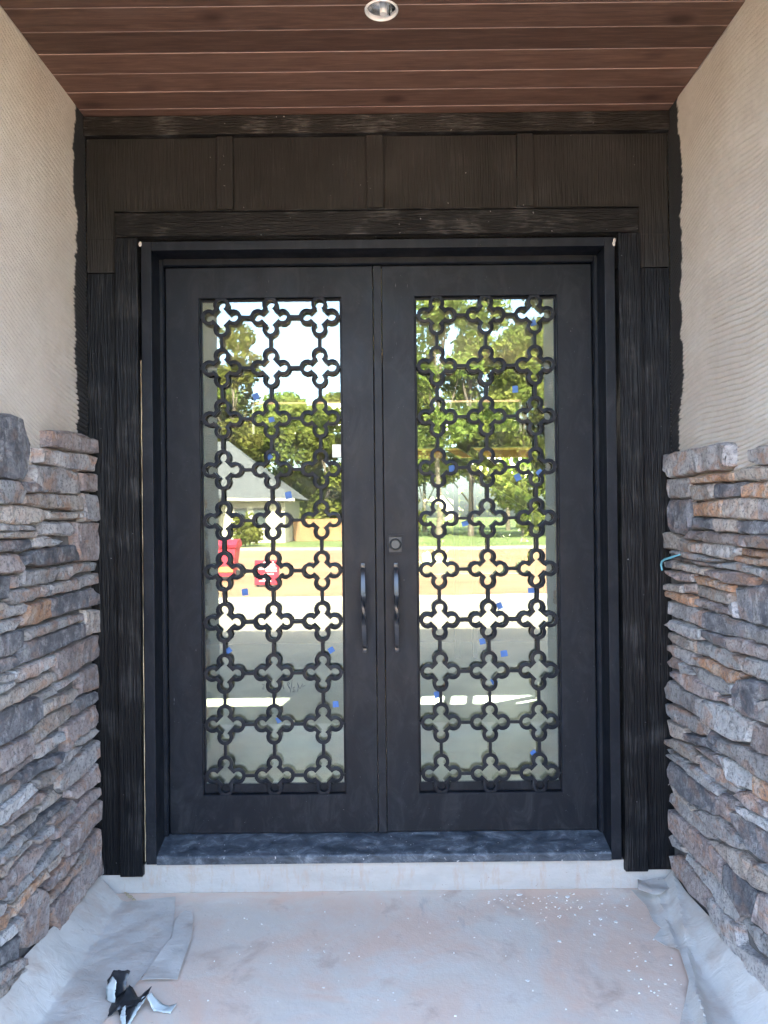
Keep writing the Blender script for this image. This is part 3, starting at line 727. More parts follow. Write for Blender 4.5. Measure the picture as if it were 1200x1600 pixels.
# ------------------------------------------------------------------ black board-and-batten entry wall round the doors
ew = empty('entry_wall', (0, .02, 0), 'black board and batten wall with wood grain trim around the double doors', 'wall')
V, Hb, P_, Tt = M['black_board_vertical'], M['black_board_horizontal'], M['dark_brown_panel'], M['trim_dark']
for s in (-1, 1):
    MB().box(min(s*.935, s*1.139), max(s*.935, s*1.139), 0, .1, .075, 2.424, c=.0015).build('siding_board', V, ew)
    MB().box(min(s*.934, s*1.022), max(s*.934, s*1.022), -.024, -.0005, .078, 2.5555, c=.003).build('casing_board', V, ew)
bx = [-1.139, -.5925, -.007, .5775, 1.139]
for a, b in zip(bx, bx[1:]):
    pn = MB().box(a+.001, b-.001, 0, .1, 2.5565, 2.952, c=.0015)
    if a < -1: pn.box(a+.001, -.935, 0, .1, 2.4275, 2.5563)
    if b > 1: pn.box(.935, b-.001, 0, .1, 2.4275, 2.5563)
    pn.build('siding_panel', P_, ew)
for x in bx[1:-1]: MB().box(x-.032, x+.032, -.019, -.0005, 2.665, 2.949, c=.002).build('batten', P_, ew)
MB().box(-1.139, 1.139, -.026, .1, 2.954, 3.028, c=.003).build('trim_board', Tt, ew)
MB().box(-1.016, 1.012, -.028, -.0005, 2.557, 2.650, c=.003).build('header_board', Hb, ew)
MB().prism([(-.034, 2.651), (-.034, 2.6555), (-.0005, 2.662), (-.0005, 2.651)], -1.018, 1.014, 'x').build('drip_cap', M['black_board_horizontal'], ew)
sb = MB().box(-1.138, 1.138, .006, .098, 0.0005, .113, c=.002).build('sill_base', M['sill_plaster'], ew)
z = .13; pts = []
while z < 2.1: pts.append((-.9290+random.uniform(-.0007, .0009), -.0045, z)); z += .05
MB().tube(pts, [.0016*random.uniform(.2, 1.2) for _ in pts], 6).build('foam_bead', M['foam'], ew)
for x, z in ((-.926, 2.535), (.924, 2.53), (.921, 2.517)):
    bm = bmesh.new(); bmesh.ops.create_icosphere(bm, subdivisions=2, radius=.007)
    for v in bm.verts: v.co = Vector((x+v.co.x*.8, -.010+v.co.y*.4, z+v.co.z*1.5))+Vector([random.uniform(-.0015, .0015)]*3)
    MB().bm(bm).build('putty_dab', M['white_putty'], ew, smooth=60)

# ------------------------------------------------------------------ steel door frame
DP = M['door_paint']
fr = empty('door_frame', (0, .06, .115), 'black steel frame with scuffed sloping threshold around both doors', 'door frame')
for s in (-1, 1):
    MB().box(min(s*.8845, s*.9245), max(s*.8845, s*.9245), -.008, .16, .118, 2.545, c=.002).build('jamb', DP, fr)
    MB().prism([(s*.884, .096), (s*.872, .096), (s*.868, .101), (s*.868, .160), (s*.884, .160)], .184, 2.508, 'z').build('stop_strip', DP, fr)
MB().box(-.884, .884, -.008, .16, 2.510, 2.545, c=.002).build('head', DP, fr)
MB().prism([(.096, 2.5095), (.096, 2.488), (.101, 2.484), (.160, 2.484), (.160, 2.5095)], -.867, .867, 'x').build('stop_strip', DP, fr)
MB().prism([(-.010, .117), (.30, .117), (.30, .1815), (.118, .1815), (.110, .179), (.004, .152), (-.006, .148), (-.010, .143)], -.8835, .8835, 'x').build('threshold', M['threshold_paint'], fr)

# ------------------------------------------------------------------ two door leaves with quatrefoil grilles
YF, YB = .118, .178           # faces of the leaf
YG = .147                     # face of the glass
C_, RI, RO, DI, DO = .0500, .0180, .0325, .0425, .0625
def quatre_outline(r, D, N):
    th = math.degrees(math.asin((D-C_)/(r*math.sqrt(2))))
    a_up = 180-th-45                     # angle on the +x lobe where the arc meets the diamond edge
    pts = []
    for q in range(4):
        for j in range(N+1):
            a = math.radians(-a_up+2*a_up*j/N)
            p = Vector((C_+r*math.cos(a), r*math.sin(a)));
            c, s = (1, 0, -1, 0)[q], (0, 1, 0, -1)[q]
            pts.append((p.x*c-p.y*s, p.x*s+p.y*c))
    return pts
def quatre_mesh():
    N = 12; o = quatre_outline(RO, DO, N); i = quatre_outline(RI, DI, N); n = len(o); t = .006; c = .0009
    def sc(p, q, k): return (p[0]+(q[0]-p[0])*k, p[1]+(q[1]-p[1])*k)
    rings = []
    for k, (yy, ins) in enumerate(((-t+c, 0), (-t, .07), (-t, .93), (-t+c, 1), (t, 1), (t, 0))):
        rings.append([(sc(a, b, ins)[0], yy, sc(a, b, ins)[1]) for a, b in zip(o, i)])
    mb = MB(); v = [p for r in rings for p in r]; f = []
    for k in range(6):
        kk = (k+1) % 6
        for j in range(n): f.append((k*n+j, k*n+(j+1) % n, kk*n+(j+1) % n, kk*n+j))
    mb.add(v, f); return mb
PX, PZ = .1993, .2072
def make_leaf(name_label, x0, x1, ox0, ox1, oz0, oz1):
    cx = (x0+x1)/2
    leaf = empty('door_leaf', (cx, .148, .184), name_label, 'door')
    z0, z1 = .184, 2.481
    bm = bmesh.new()
    # ring with an opening, bevelled on the visible edges
    def rect(a, b, c, d, y): return [bm.verts.new(p) for p in ((a, y, c), (b, y, c), (b, y, d), (a, y, d))]
    e = .0022
    rings = [rect(x0, x1, z0, z1, YB), rect(x0, x1, z0, z1, YF+e), rect(x0+e, x1-e, z0+e, z1-e, YF), rect(ox0-e, ox1+e, oz0-e, oz1+e, YF), rect(ox0, ox1, oz0, oz1, YF+e), rect(ox0, ox1, oz0, oz1, YB)]
    for a, b in zip(rings, rings[1:]+rings[:1]):
        for k in range(4): bm.faces.new((a[k], a[(k+1) % 4], b[(k+1) % 4], b[k]))
    MB().bm(bm).build('leaf_body', DP, leaf)
    # glazing bead, deeper at the foot
    b = .008; bb = .036; gz0, gz1 = oz0+bb, oz1-b
    bead = MB().box(ox0, ox1, YG-.004, YG+.012, oz0, oz0+bb, c=.0015).box(ox0, ox1, YG-.004, YG+.012, oz1-b, oz1).box(ox0, ox0+b, YG-.004, YG+.012, gz0, gz1).box(ox1-b, ox1, YG-.004, YG+.012, gz0, gz1)
    bead.build('glazing_bead', DP, leaf)
    g = MB().box(ox0+b-.003, ox1-b+.003, YG, YG+.006, gz0-.003, gz1+.003)
    g.m = [1]*6
    gl = g.build('glass', [M['coated_glass'], M['clear_glass']], leaf)
    for p in gl.data.polygons: p.material_index = 0 if p.normal.y < -.9 else 1
    # grille: tabs welded to the leaf, quatrefoils and short link bars as its pieces
    ocx, ocz = (ox0+ox1)/2, (oz0+oz1)/2; yg = YF+.0085
    cols = [ocx+(i-1)*PX for i in range(3)]; rows = [ocz+(i-4.5)*PZ for i in range(10)]
    tabs = bmesh.new()
    def slab(a0, a1, c0, c1):
        t = MB().box(a0, a1, yg-.005, yg+.005, c0, c1); vv = [tabs.verts.new(p) for p in t.v]
        for f in t.f: tabs.faces.new([vv[k] for k in f])
    for sg, e0, e1 in ((0, ox0, cols[0]-.080), (1, ox1, cols[2]+.080)):
        zz = oz0
        for z in rows:
            slab(min(e0, e0+(.002, -.002)[sg]), max(e0, e0+(.002, -.002)[sg]), zz, z-.004); slab(min(e0, e1), max(e0, e1), z-.004, z+.004); zz = z+.004
        slab(min(e0, e0+(.002, -.002)[sg]), max(e0, e0+(.002, -.002)[sg]), zz, oz1)
    slab(ox0, ox1, oz0-.0015, oz0); slab(ox0, ox1, oz1, oz1+.0015)
    bmesh.ops.remove_doubles(tabs, verts=tabs.verts[:], dist=.0002)
    tabs = MB().bm(tabs)
    gr = tabs.build('grille', DP, leaf, origin=(ocx, yg, ocz), fix=False)
    global QM, HB, VB
    for z in rows:
        for x in cols:
            if QM is None: q = quatre_mesh().build('quatrefoil', DP, gr, origin=(0, 0, 0), smooth=40); QM = q
            else: q = QM.copy(); COL.objects.link(q); q.parent = gr
            q.location = (x-ocx, 0, z-ocz)
    wv = .0062
    for z in rows:
        for x in cols[:-1]:
            if HB is None: q = MB().box(-(PX/2-.0805), PX/2-.0805, -.0052, .0052, -wv, wv, c=.0008).build('link_bar', DP, gr, origin=(0, 0, 0)); HB = q
            else: q = HB.copy(); COL.objects.link(q); q.parent = gr
            q.location = (x+PX/2-ocx, 0, z-ocz)
    for z in rows[:-1]:
        for x in cols:
            if VB is None: q = MB().box(-wv, wv, -.0052, .0052, -(PZ/2-.0805), PZ/2-.0805, c=.0008).build('link_bar', DP, gr, origin=(0, 0, 0)); VB = q
            else: q = VB.copy(); COL.objects.link(q); q.parent = gr
            q.location = (x-ocx, 0, z+PZ/2-ocz)
    return leaf, rows, cols
QM = HB = VB = None
OZ0, OZ1 = .340, 2.356
left_leaf, rowsL, colsL = make_leaf('black steel door leaf left of the meeting strip with quatrefoil grille', -.8655, -.0225, -.731, -.152, OZ0, OZ1)
right_leaf, rowsR, colsR = make_leaf('black steel door leaf right of the meeting strip carrying the deadbolt', .0135, .8655, .1465, .7250, OZ0, OZ1)
MB().box(-.0205, .0115, YF-.011, YF+.02, .186, 2.479, c=.002).build('meeting_strip', DP, left_leaf)

def handle(leaf, x, lean, zt, zb):
    # bowed strap handle, its flat bar twisting once along the grip
    n = 40; rings = []
    mb = MB()
    for i in range(n+1):
        t = i/n; z = zt+(zb-zt)*t
        out = .052*min(1, math.sin(math.pi*min(max(t, .0), 1))**.42)+.002
        y = YF-out
        tw = 0 if t < .30 else (math.pi*min(1, (t-.30)/.42) if t < .72 else math.pi)
        wdt = .0072+.0016*math.sin(math.pi*t); thk = .0048
        xx = x+lean*(t-.5)
        c, s = math.cos(tw), math.sin(tw)
        for a, b in ((-1, -1), (1, -1), (1, 1), (-1, 1)):
            u, w = a*wdt, b*thk
            mb.v.append((xx+u*c-w*s, y+u*s+w*c, z))
    for i in range(n):
        for k in range(4): mb.f.append((i*4+k, i*4+(k+1) % 4, i*4+4+(k+1) % 4, i*4+4+k))
    mb.f += [(3, 2, 1, 0), tuple(n*4+k for k in range(4))]; mb.m = [0]*len(mb.f)
    for zz, sg in ((zt, 1), (zb, -1)):
        mb.box(x+lean*(-.5 if sg > 0 else .5)-.0085, x+lean*(-.5 if sg > 0 else .5)+.0085, YF-.010, YF-.0003, zz-.012+sg*.004, zz+.012+sg*.004, c=.002)
    return mb.build('handle', M['pull_metal'], leaf, smooth=35)
handle(left_leaf, -.072, .004, 1.258, .928)
handle(right_leaf, .060, .001, 1.258, .928)
DX, DZ = .0585, 1.349
lk = MB()
for b_ in ((DX-.034, DX-.026, DZ-.040, DZ+.040), (DX+.026, DX+.034, DZ-.040, DZ+.040), (DX-.026, DX+.026, DZ+.032, DZ+.040), (DX-.026, DX+.026, DZ-.040, DZ-.032)):
    lk.box(b_[0], b_[1], YF-.011, YF-.0003, b_[2], b_[3])
lock = lk.build('deadbolt', M['door_paint'], right_leaf)
MB().box(DX-.0255, DX+.0255, YF-.006, YF-.0003, DZ-.0315, DZ+.0315, c=.001).build('plate', M['lock_plate'], lock)
MB().lathe([(.0235, -.0055), (.0235, -.015), (.0215, -.018), (.0185, -.018), (.0175, -.012), (.0, -.012)], (DX, YF, DZ), 'y', 36).build('collar', M['rubber'], lock, smooth=35)
MB().lathe([(.0165, -.0125), (.0165, -.0155), (.0, -.0160)], (DX, YF, DZ), 'y', 30).build('cylinder', M['lock_metal'], lock, smooth=35)
MB().lathe([(.0068, -.0162), (.0068, -.0185), (.0, -.0188)], (DX+.0, YF, DZ-.004), 'y', 20).box(DX-.0009, DX+.0009, YF-.0196, YF-.0190, DZ-.009, DZ+.001).build('keyway', M['lock_metal'], lock, smooth=35)

# ------------------------------------------------------------------ bits stuck to the glass
tapes = [(-.507, 1.96, .3), (-.443, 1.864, .2), (-.458, 1.712, .5), (-.377, 1.553, .15), (-.559, 1.158, .1), (-.63, .919, .6), (-.208, .918, .5), (-.192, .696, .02), (-.424, .635, .4),
         (.557, 1.978, 0), (.633, 2.25, .3), (.295, 1.655, .1), (.563, 1.617, .4), (.654, 1.635, .7), (.345, 1.43, .3),
         (.613, 1.153, .05), (.483, 1.091, .3), (.411, .947, .2), (.499, .896, .1), (.457, .784, .5), (.224, .731, .15), (.616, .487, .6)]
ORD = ['lowest', 'second', 'third', 'fourth', 'fifth', 'sixth', 'seventh', 'eighth', 'ninth', 'tenth']
used = {}
for i, (x, z, a) in enumerate(tapes):
    left = x < 0; rows, cols = (rowsL, colsL) if left else (rowsR, colsR)
    ri = min(range(10), key=lambda k: abs(rows[k]-z)); ci = min(range(3), key=lambda k: abs(cols[k]-x))
    rel = 'above' if z > rows[ri]+.03 else 'below' if z < rows[ri]-.03 else 'level with'
    side = 'left of' if x < cols[ci]-.03 else 'right of' if x > cols[ci]+.03 else 'in'
    row = ORD[ri]+(' row' if ri == 0 else ' row from below')
    lab = 'blue tape on %s glass, %s %s, %s %s column' % ('left' if left else 'right', rel, row, side, ['left', 'middle', 'right'][ci])
    w, hgt = random.uniform(.011, .0145), random.uniform(.010, .0145)
    c, s = math.cos(a), math.sin(a)
    q = [(-w, -hgt), (w*1.05, -hgt*.92), (w*.95, hgt), (0, hgt*1.06), (-w*1.02, hgt*.95)]
    pl = [(x+u*c-v_*s, z+u*s+v_*c) for u, v_ in q]
    tag(MB().prism(pl, YG-.0012, YG-.0002, 'y').build('tape_scrap', M['blue_tape'], origin=(x, YG, z)), lab, 'tape', 'blue tape scraps on the door glass')
sx, sz = -.1765, 1.733
stk = MB().box(sx-.0185, sx+.0165, YG-.0012, YG-.0002, sz-.026, sz+.026).build('glass_label', M['sticker_paper'], origin=(sx, YG, sz))
tag(stk, 'small white printed label stuck to the left glass beside its right edge', 'label')
for dz, x0_, x1_ in ((.016, -.012, .006), (.010, -.012, .002), (-.004, -.013, .008), (-.010, -.013, .009), (-.018, -.006, .009)):
    MB().box(sx+x0_, sx+x1_, YG-.0016, YG-.0013, sz+dz-.0008, sz+dz+.0008).build('text_line', M['ink_grey'], stk)
# the marker scribble on the left pane
K = .0026/12
def stroke(z): return [(-.532+p[0]*K, YG-.001, .826-p[1]*K) for p in z]
strokes = [[(700, 290), (655, 210), (680, 175), (703, 192), (672, 240), (712, 285), (695, 300)], [(752, 130), (738, 240), (712, 365)], [(802, 268), (768, 280), (762, 302), (788, 322), (790, 345), (755, 352)],
           [(852, 185), (862, 260), (855, 355)], [(855, 200), (885, 292), (902, 300), (946, 200), (940, 272), (972, 250), (992, 236)], [(185, 215), (215, 205), (220, 240), (185, 290), (200, 312), (226, 270)], [(575, 225), (585, 285), (597, 302)]]
mb = MB()
for s_ in strokes: mb.tube(stroke(s_), .0009, 5)
tag(mb.build('marker_scribble', M['ink'], origin=(-.40, YG, .77)), 'thin dark handwritten marker figures low on the left glass', 'writing')

# ------------------------------------------------------------------ floor litter: masking paper, plastic, chips
def floor_sheet(name, poly, z0, label, seed, amp=.006, mat='masking_paper', lift=None):
    bm = bmesh.new(); vs_ = [bm.verts.new((x, y, 0)) for x, y in poly]; f = bm.faces.new(vs_)
    bmesh.ops.triangulate(bm, faces=[f])
    for _ in range(6): bmesh.ops.subdivide_edges(bm, edges=[e for e in bm.edges if e.calc_length() > .016], cuts=1, use_grid_fill=True); bmesh.ops.triangulate(bm, faces=bm.faces[:])
    g = random.Random(seed); ph = [g.uniform(0, 6) for _ in range(8)]
    for v in bm.verts:
        x, y = v.co.x, v.co.y
        w = abs(math.sin(x*9+y*13+ph[0]))*.5+abs(math.sin(x*21-y*8+ph[1]+math.sin(y*9)))*.35+.15*math.sin(y*40+x*33+ph[2])
        v.co.z = z0+amp*max(0, w)+(lift(x, y) if lift else 0)
    top = bm.faces[:]
    r = bmesh.ops.solidify(bm, geom=top, thickness=.0009)
    o = MB().bm(bm).build(name, M[mat], origin=(*poly[0], 0), smooth=35)
    return tag(o, label, 'paper')
floor_sheet('masking_sheet', [(-1.114, -.30), (-1.114, -.006), (-.979, -.069), (-.885, -.045), (-.805, -.033), (-.746, -.277), (-.74, -.378), (-.775, -.57), (-.818, -.773), (-.87, -.95), (-1.115, -.95), (-1.115, -.6)], .0015,
            'large crumpled pale masking sheet on the floor along the left stone wall', 2, .006, lift=lambda x, y: max(0, (-1.0-x))*(.62+.30*min(1, max(0, (-y-.15)/.45))))
floor_sheet('masking_sheet', [(-.757, -.212), (-.736, -.159), (-.71, -.168), (-.692, -.213), (-.667, -.34), (-.652, -.577), (-.764, -.582), (-.752, -.45), (-.735, -.338)], .0125,
            'small torn pale paper strip lying at the right edge of the left floor sheet', 5, .006)
floor_sheet('masking_sheet', [(.957, -.012), (.975, -.13), (.962, -.246), (.974, -.289), (.926, -.35), (.965, -.42), (.977, -.448), (.94, -.621), (.842, -.80), (.80, -.95), (1.115, -.95), (1.115, -.6), (1.114, -.3), (1.114, -.02)], .0015,
            'pale masking sheet in long folds on the floor along the right stone wall', 9, .004,
            lift=lambda x, y: max(0, x-1.01)*(.60+.30*min(1, max(0, (-y-.15)/.45)))+.020*max(0, 1-abs(x-(1.055+.26*(y+.25)))/.035)**1.5+.014*max(0, 1-abs(x-(1.005+.17*(y+.25)))/.03)**1.5)
floor_sheet('masking_scrap', [(.985, -.005), (1.09, -.008), (1.085, -.09), (1.03, -.14), (.955, -.10)], .028, 'bunched pale sheet scrap under the right casing foot', 12, .03)
# torn black plastic with a pale lining
bagc = Vector((-.735, -.70, .0))
bag = empty('torn_plastic', bagc, 'crumpled black plastic wrapper with pale lining on the porch floor', 'litter')
def strip(name, mat, pts, wid, n=14, parent=bag):
    # pts: centreline (x,y,z); wid: half-width vectors
    P = [Vector(p) for p in pts]; W = [Vector(w) for w in wid]; mb = MB(); L_ = []
    for i in range(n+1):
        t = i/n*(len(P)-1); k = min(int(t), len(P)-2); u = t-k; u = u*u*(3-2*u)
        p = P[k].lerp(P[k+1], u); w_ = W[k].lerp(W[k+1], u); L_.append((p, w_))
    m_ = 5; rr = random.Random(name+mat.name)
    for p, w_ in L_:
        for j in range(m_):
            q = bagc+p+w_*(j/(m_-1)*2-1)+Vector((rr.uniform(-.002, .002), rr.uniform(-.002, .002), rr.uniform(0, .003)))
            q.z = max(q.z, .002); mb.v.append(tuple(q))
    for i in range(n):
        for j in range(m_-1): mb.f.append((i*m_+j, i*m_+j+1, i*m_+m_+j+1, i*m_+m_+j))
    mb.m = [0]*len(mb.f)
    o = mb.build(name, mat, parent, smooth=75)
    md = o.modifiers.new('thickness', 'SOLIDIFY'); md.thickness = .0012
    return o
bp, pl_ = M['black_plastic'], M['plastic_lining']
strip('upright_flap', bp, [(-.075, .03, .004), (-.08, .045, .05), (-.07, .058, .075), (-.058, .055, .082)], [(.035, -.01, 0), (.032, -.012, 0), (.027, -.010, 0), (.020, -.006, .002)])
strip('lining_patch', pl_, [(-.088, .015, .012), (-.092, .026, .045), (-.085, .038, .068)], [(.016, -.012, 0), (.017, -.012, 0), (.010, -.01, 0)])
strip('crumpled_middle', bp, [(-.085, -.01, .004), (-.045, .0, .035), (-.01, .0, .022), (.025, .012, .038)], [(0, .035, .006), (.008, .038, .014), (.0, .036, -.01), (.004, .02, .008)], 18)
strip('front_point', bp, [(-.03, -.01, .03), (-.018, -.045, .022), (-.012, -.085, .004)], [(.038, 0, .004), (.024, 0, .012), (.004, 0, 0)])
strip('front_point_lining', pl_, [(.02, .008, .034), (.008, -.03, .026), (-.004, -.08, .006)], [(.005, .006, 0), (.012, .006, .006), (.004, .004, 0)])
strip('left_point_lining', pl_, [(-.03, -.035, .03), (-.026, -.06, .016), (-.014, -.083, .004)], [(.004, 0, .004), (.009, 0, .004), (.003, 0, 0)])
strip('loose_tail', pl_, [(.03, .004, .04), (.055, -.008, .012), (.085, -.012, .005), (.108, -.014, .008)], [(.003, .012, 0), (.004, .016, .004), (.004, .014, .0), (.004, .018, .004)])

# tiny chips of paint and plaster (nobody could count them)
mb = MB(); r = random.Random(3)
def chip(x, y, z, s):
    n = r.randint(4, 6); a0 = r.uniform(0, 6); h_ = r.uniform(.0008, .003)
    ring = [(x+s*r.uniform(.5, 1)*math.cos(a0+2*math.pi*k/n)*r.uniform(.7, 1.6), y+s*r.uniform(.5, 1)*math.sin(a0+2*math.pi*k/n)) for k in range(n)]
    mb.prism(ring, z+.0003, z+.0003+h_, 'z')
for _ in range(85): chip(min(.93, r.gauss(.62, .17)), -abs(r.gauss(.07, .10))-.012, 0, r.uniform(.0012, .0042))
for _ in range(90): chip(r.uniform(-.62, .9), -r.uniform(.02, .95), 0, r.uniform(.001, .0036))
for _ in range(22): chip(r.gauss(.86, .05), -r.uniform(.3, .75), 0, r.uniform(.002, .005))
for x, y, s in ((.70, -.055, .011), (.52, -.035, .009), (.78, -.22, .010), (.60, -.36, .009), (.83, -.24, .010), (.73, -.32, .006), (.45, -.58, .008)): chip(x, y, 0, s)
ch = mb.build('paint_chips', M['paint_chip']); ch['kind'] = 'stuff'; ch['label'] = 'white flakes of paint and plaster scattered over the porch floor'
mb = MB()
for k in range(14): 
    x = -1.005+.004*k+r.uniform(-.006, .006); y = -.012-.0042*k+r.uniform(-.004, .004)
    chip(x, y, .0105, r.uniform(.004, .009))
fo = mb.build('foam_crumbs', M['foam'], origin=(-1.0, -.03, 0)); fo['kind'] = 'stuff'; fo['label'] = 'yellow foam crumbs on the floor under the left casing'
# pale blue cord caught between the stones of the right wall
tag(MB().tube([(1.094, -.010, 1.242), (1.088, -.014, 1.262), (1.086, -.03, 1.278), (1.083, -.07, 1.288), (1.083, -.12, 1.296), (1.090, -.20, 1.312)], [.0035, .004, .004, .0042, .0042, .003], 8).build('blue_cord', M['pale_blue_cord'], origin=(1.06, -.1, 1.28), smooth=60),
    'short pale blue cord caught between stones of the right wall', 'cord')

# ------------------------------------------------------------------ across the street, mirrored in the glass
fh = empty('neighbour_house', (-14, -52, GZ), 'cream house with grey roof mirrored in the left door glass', 'house')
MB().box(-26, -6.6, -57, -48, GZ, 2.75).build('wall', M['siding_far'], fh)
MB().box(-18.5, -11.2, -47.98, -45.5, GZ, 2.75).prism([(-18.5, 2.751), (-11.2, 2.751), (-14.85, 5.6)], -47.98, -45.5, 'y').build('front_gable', M['siding_far'], fh)
rf = MB().add([(-26.6, -47.3, 2.75), (-5.9, -47.3, 2.75), (-5.9, -57.7, 2.75), (-26.6, -57.7, 2.75), (-21, -52.5, 7.0), (-11.2, -52.5, 7.0)],
              [(0, 1, 5, 4), (1, 2, 5), (2, 3, 4, 5), (3, 0, 4), (3, 2, 1, 0)]).build('roof', M['roof_far'], fh)
MB().prism([(-19.2, 2.5), (-14.85, 5.85), (-10.5, 2.5), (-10.5, 2.68), (-14.85, 6.05), (-19.2, 2.68)], -48.9, -45.1, 'y').build('gable_roof', M['roof_far'], fh)
MB().box(-10.4, -5.85, -47.3, -47.2, 2.55, 2.74).build('gutter', M['trim_far'], fh)
for x in (-9.6, -8.3):
    wd = MB().box(x-.5, x+.5, -47.995, -47.93, .75, 2.15).build('window', M['trim_far'], fh)
    MB().box(x-.42, x+.42, -47.925, -47.92, .83, 2.07).build('pane', M['glass_far'], wd)
fe = empty('wooden_fence', (-4.4, -52, GZ), 'orange brown board fence beside the cream house in the left glass', 'fence')
for i in range(34):
    x = -6.5+i*.15; MB().box(x, x+.135, -52.02, -51.99, GZ, 1.25+random.uniform(-.02, .02)).build('board', M['fence_wood'], fe)
MB().box(-6.5, -1.4, -52.07, -52.025, .75, .85).build('rail', M['fence_wood'], fe)

sg = empty('red_sign', (-2.96, -16.2, GZ), 'red sign board with white text lines standing on the clay lot', 'sign')
MB().box(-3.28, -2.66, -16.22, -16.18, -.24, .37, c=.01).build('board', M['red_paint'], sg)
for z, a, b in ((.31, -3.05, -2.80), (.25, -3.18, -2.76), (.20, -3.18, -2.76), (.15, -3.18, -2.72), (.09, -3.0, -2.72), (.02, -3.05, -2.80), (-.09, -3.2, -2.9), (-.15, -3.16, -2.86)):
    MB().box(a, b, -16.176, -16.173, z-.013, z+.013).build('text_line', M['sign_white'], sg)
for x in (-3.2, -2.74): MB().box(x-.02, x+.02, -16.26, -16.225, GZ-.1, .3).build('post', M['rubber'], sg)
rb = empty('wheeled_bin', (-4.55, -18.4, GZ), 'red wheeled bin with rounded lid mirrored low in the left glass', 'bin')
BX = -4.55
MB().prism([(BX-.34, GZ+.14), (BX+.34, GZ+.14), (BX+.42, .62), (BX-.42, .62)], -18.8, -18.05, 'y').build('body', M['red_paint'], rb)
MB().prism([(-18.86, .625), (-18.0, .625), (-17.98, .70), (-18.2, .82), (-18.65, .84), (-18.86, .74)], BX-.45, BX+.45, 'x').build('lid', M['red_paint'], rb)
MB().box(BX-.2, BX+.36, -18.045, -18.02, GZ+.25, .1).build('front_plate', M['orange_plastic'], rb)
for s in (-1, 1):
    MB().lathe([(.0, -.03), (.14, -.03), (.14, .03), (.0, .03)], (BX+s*.36, -18.6, GZ+.14), 'y', 18).build('wheel', M['rubber'], rb)

def leaf_cloud(blobs, n, size, seed):
    g = np.random.default_rng(seed); B = np.array(blobs, float); w = (B[:, 3]*B[:, 3]*B[:, 4]); w /= w.sum()
    k = g.choice(len(B), n, p=w); d = g.normal(size=(n, 3)); d /= np.linalg.norm(d, axis=1)[:, None]
    rad = g.uniform(.35, 1.05, n)**.6
    c = B[k, :3]+d*rad[:, None]*np.stack([B[k, 3], B[k, 3], B[k, 4]], 1)
    a = g.normal(size=(n, 3)); a /= np.linalg.norm(a, axis=1)[:, None]; b = np.cross(a, g.normal(size=(n, 3))); b /= np.linalg.norm(b, axis=1)[:, None]
    s = size*g.uniform(.5, 1.35, n)[:, None]
    v = np.stack([c-a*s, c+b*s*.55, c+a*s, c-b*s*.55], 1).reshape(-1, 3)
    f = np.arange(4*n).reshape(n, 4)
    return v, f
def crown_mesh(name, h, rad, base, nblob, n, size, seed):
    g = np.random.default_rng(seed); bl = []
    for i in range(nblob):
        t = g.uniform(0, 1); z = base+(h-base)*t
        rr = rad*(.35+.65*math.sin(math.pi*min(1, .18+.80*t)))
        a = g.uniform(0, 6.28); q = rr*g.uniform(.15, .85)
        bl.append((q*math.cos(a), q*math.sin(a), z, rad*g.uniform(.22, .42), rad*g.uniform(.16, .32)))
    v, f = leaf_cloud(bl, n, size, seed+1)
    me = bpy.data.meshes.new(name); me.from_pydata(v.tolist(), [], f.tolist()); me.materials.append(M['leaf']); me.update()
    return me, bl
def trunk_mesh(h, r0, bl, seed):
    g = random.Random(seed); mb = MB()
    pts = [(g.uniform(-.15, .15)*i, g.uniform(-.15, .15)*i, h*.86*i/7) for i in range(8)]
    mb.tube(pts, [r0*(1.25 if i == 0 else 1-.115*i) for i in range(8)], 8)
    for b in bl[:9]:
        k = max(1, min(6, int(b[2]/h*7)-1)); p = pts[k]
        mid = ((p[0]+b[0])/2, (p[1]+b[1])/2, (p[2]+b[2])/2+.3)
        mb.tube([p, mid, b[:3]], [r0*.35, r0*.22, r0*.08], 6)
    return mb
kinds = []
for i, (h, rad, base, nb, n, size) in enumerate(((21, 4.6, 5.0, 26, 9000, .25), (16, 5.0, 1.5, 28, 10000, .27), (24, 4.2, 6.0, 22, 5200, .25), (12.5, 4.2, .5, 24, 9500, .25))):
    me, bl = crown_mesh('crown', h, rad, base, nb, n, size, 20+i)
    tm = trunk_mesh(h, .08+.007*h, bl, i).build('trunk', M['bark'], smooth=50); t_me = tm.data; bpy.data.objects.remove(tm)
    kinds.append((me, t_me))
KN = ['tall full leafy tree', 'broad leafy tree', 'tall thin tree with open crown', 'low dense leafy tree']
NTH = ['leftmost', 'second', 'third', 'fourth', 'fifth', 'sixth', 'seventh', 'eighth', 'ninth', 'tenth', 'eleventh', 'twelfth', 'thirteenth']
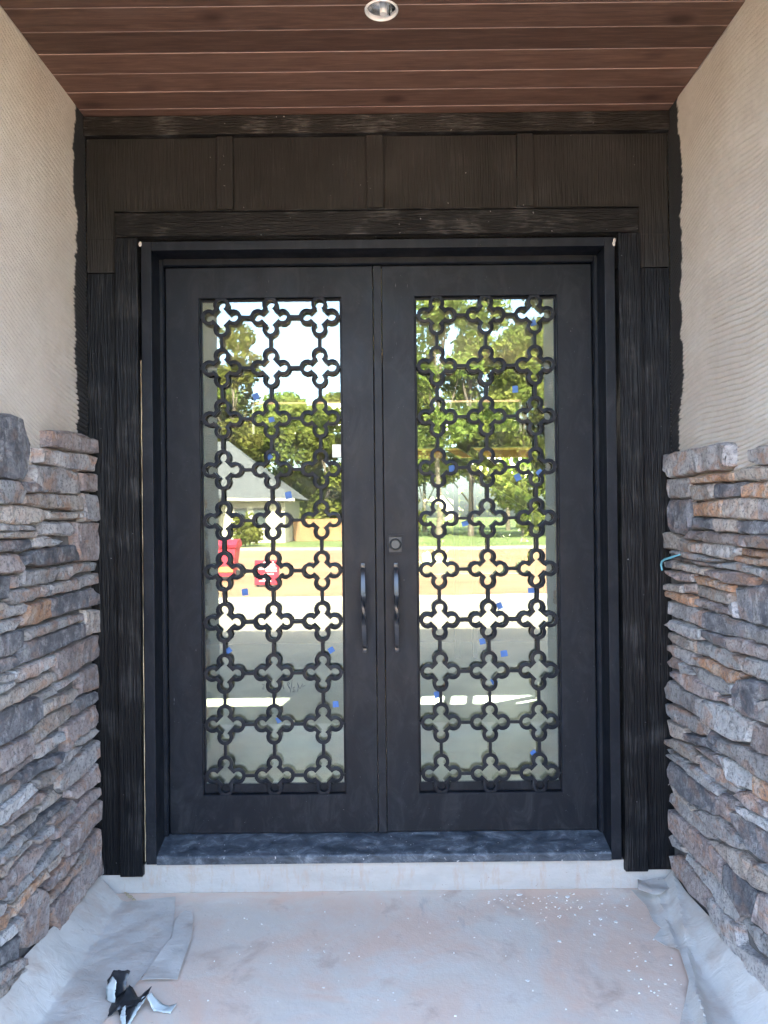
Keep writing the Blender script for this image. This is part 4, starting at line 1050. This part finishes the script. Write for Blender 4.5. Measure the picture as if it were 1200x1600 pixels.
def tree(k, x, y, rz, s, label, group):
    t = empty('leafy_tree', (x, y, GZ), label, 'tree', group); t.rotation_euler.z = rz; t.scale = (s, s, s)
    for nm, me in (('trunk', kinds[k][1]), ('crown', kinds[k][0])):
        o = bpy.data.objects.new(nm, me); COL.objects.link(o); o.parent = t
front = [(-20, -64, 0, 1.0), (-13.5, -66, 0, .98), (-9.2, -70, 3, 1.0), (-5.2, -66, 3, .95), (-2.2, -70, 3, 1.08), (1.6, -64, 1, .92), (4.4, -58, 2, 1.0), (7.4, -62, 0, 1.0), (11.2, -58, 1, 1.0), (14.8, -60, 0, 1.05), (20, -62, 1, 1.0)]
back = [(-26, -82, 1, 1.0), (-18, -84, 1, 1.0), (-12, -86, 3, 1.25), (-6.5, -84, 3, 1.2), (-1, -88, 3, 1.2), (4.5, -82, 0, 1.0), (9.5, -80, 2, 1.0), (14, -84, 0, 1.05), (21, -82, 1, 1.2), (27, -80, 0, 1.0)]
for row, nm in ((front, 'front'), (back, 'rear')):
    for i, (x, y, k, s) in enumerate(row):
        tree(k, x, y, i*1.3, s, '%s mirrored in glass, %s of the %s row' % (KN[k], NTH[i], nm), 'trees across the road')
for i, (x, y, k, s) in enumerate([(-11, 27, 3, 1), (-7.5, 24, 3, .9), (-4, 26, 1, .8), (-.5, 23, 3, .9), (3, 25, 3, 1), (6.5, 23, 1, .75), (10, 26, 3, 1)]):
    tree(k, x, y, i*2.1, s, '%s behind the house, %s from the left' % (KN[k], NTH[i]), 'trees behind the house')
# clipped shrub in front of the cream house
v, f = leaf_cloud([(0, 0, .9, .9, .8), (.5, .2, .7, .7, .6), (-.4, 0, 1.3, .5, .6), (.2, 0, 1.7, .4, .4)], 900, .16, 77)
sh = empty('shrub', (-8.3, -42.6, GZ), 'yellow green shrub in front of the cream house', 'shrub')
me = bpy.data.meshes.new('foliage'); me.from_pydata(v.tolist(), [], f.tolist()); me.materials.append(M['leaf']); me.update()
o = bpy.data.objects.new('foliage', me); COL.objects.link(o); o.parent = sh
MB().tube([(-8.3, -42.6, GZ), (-8.25, -42.6, .6), (-8.3, -42.55, 1.2)], [.06, .05, .02], 6).build('stem', M['bark'], sh)
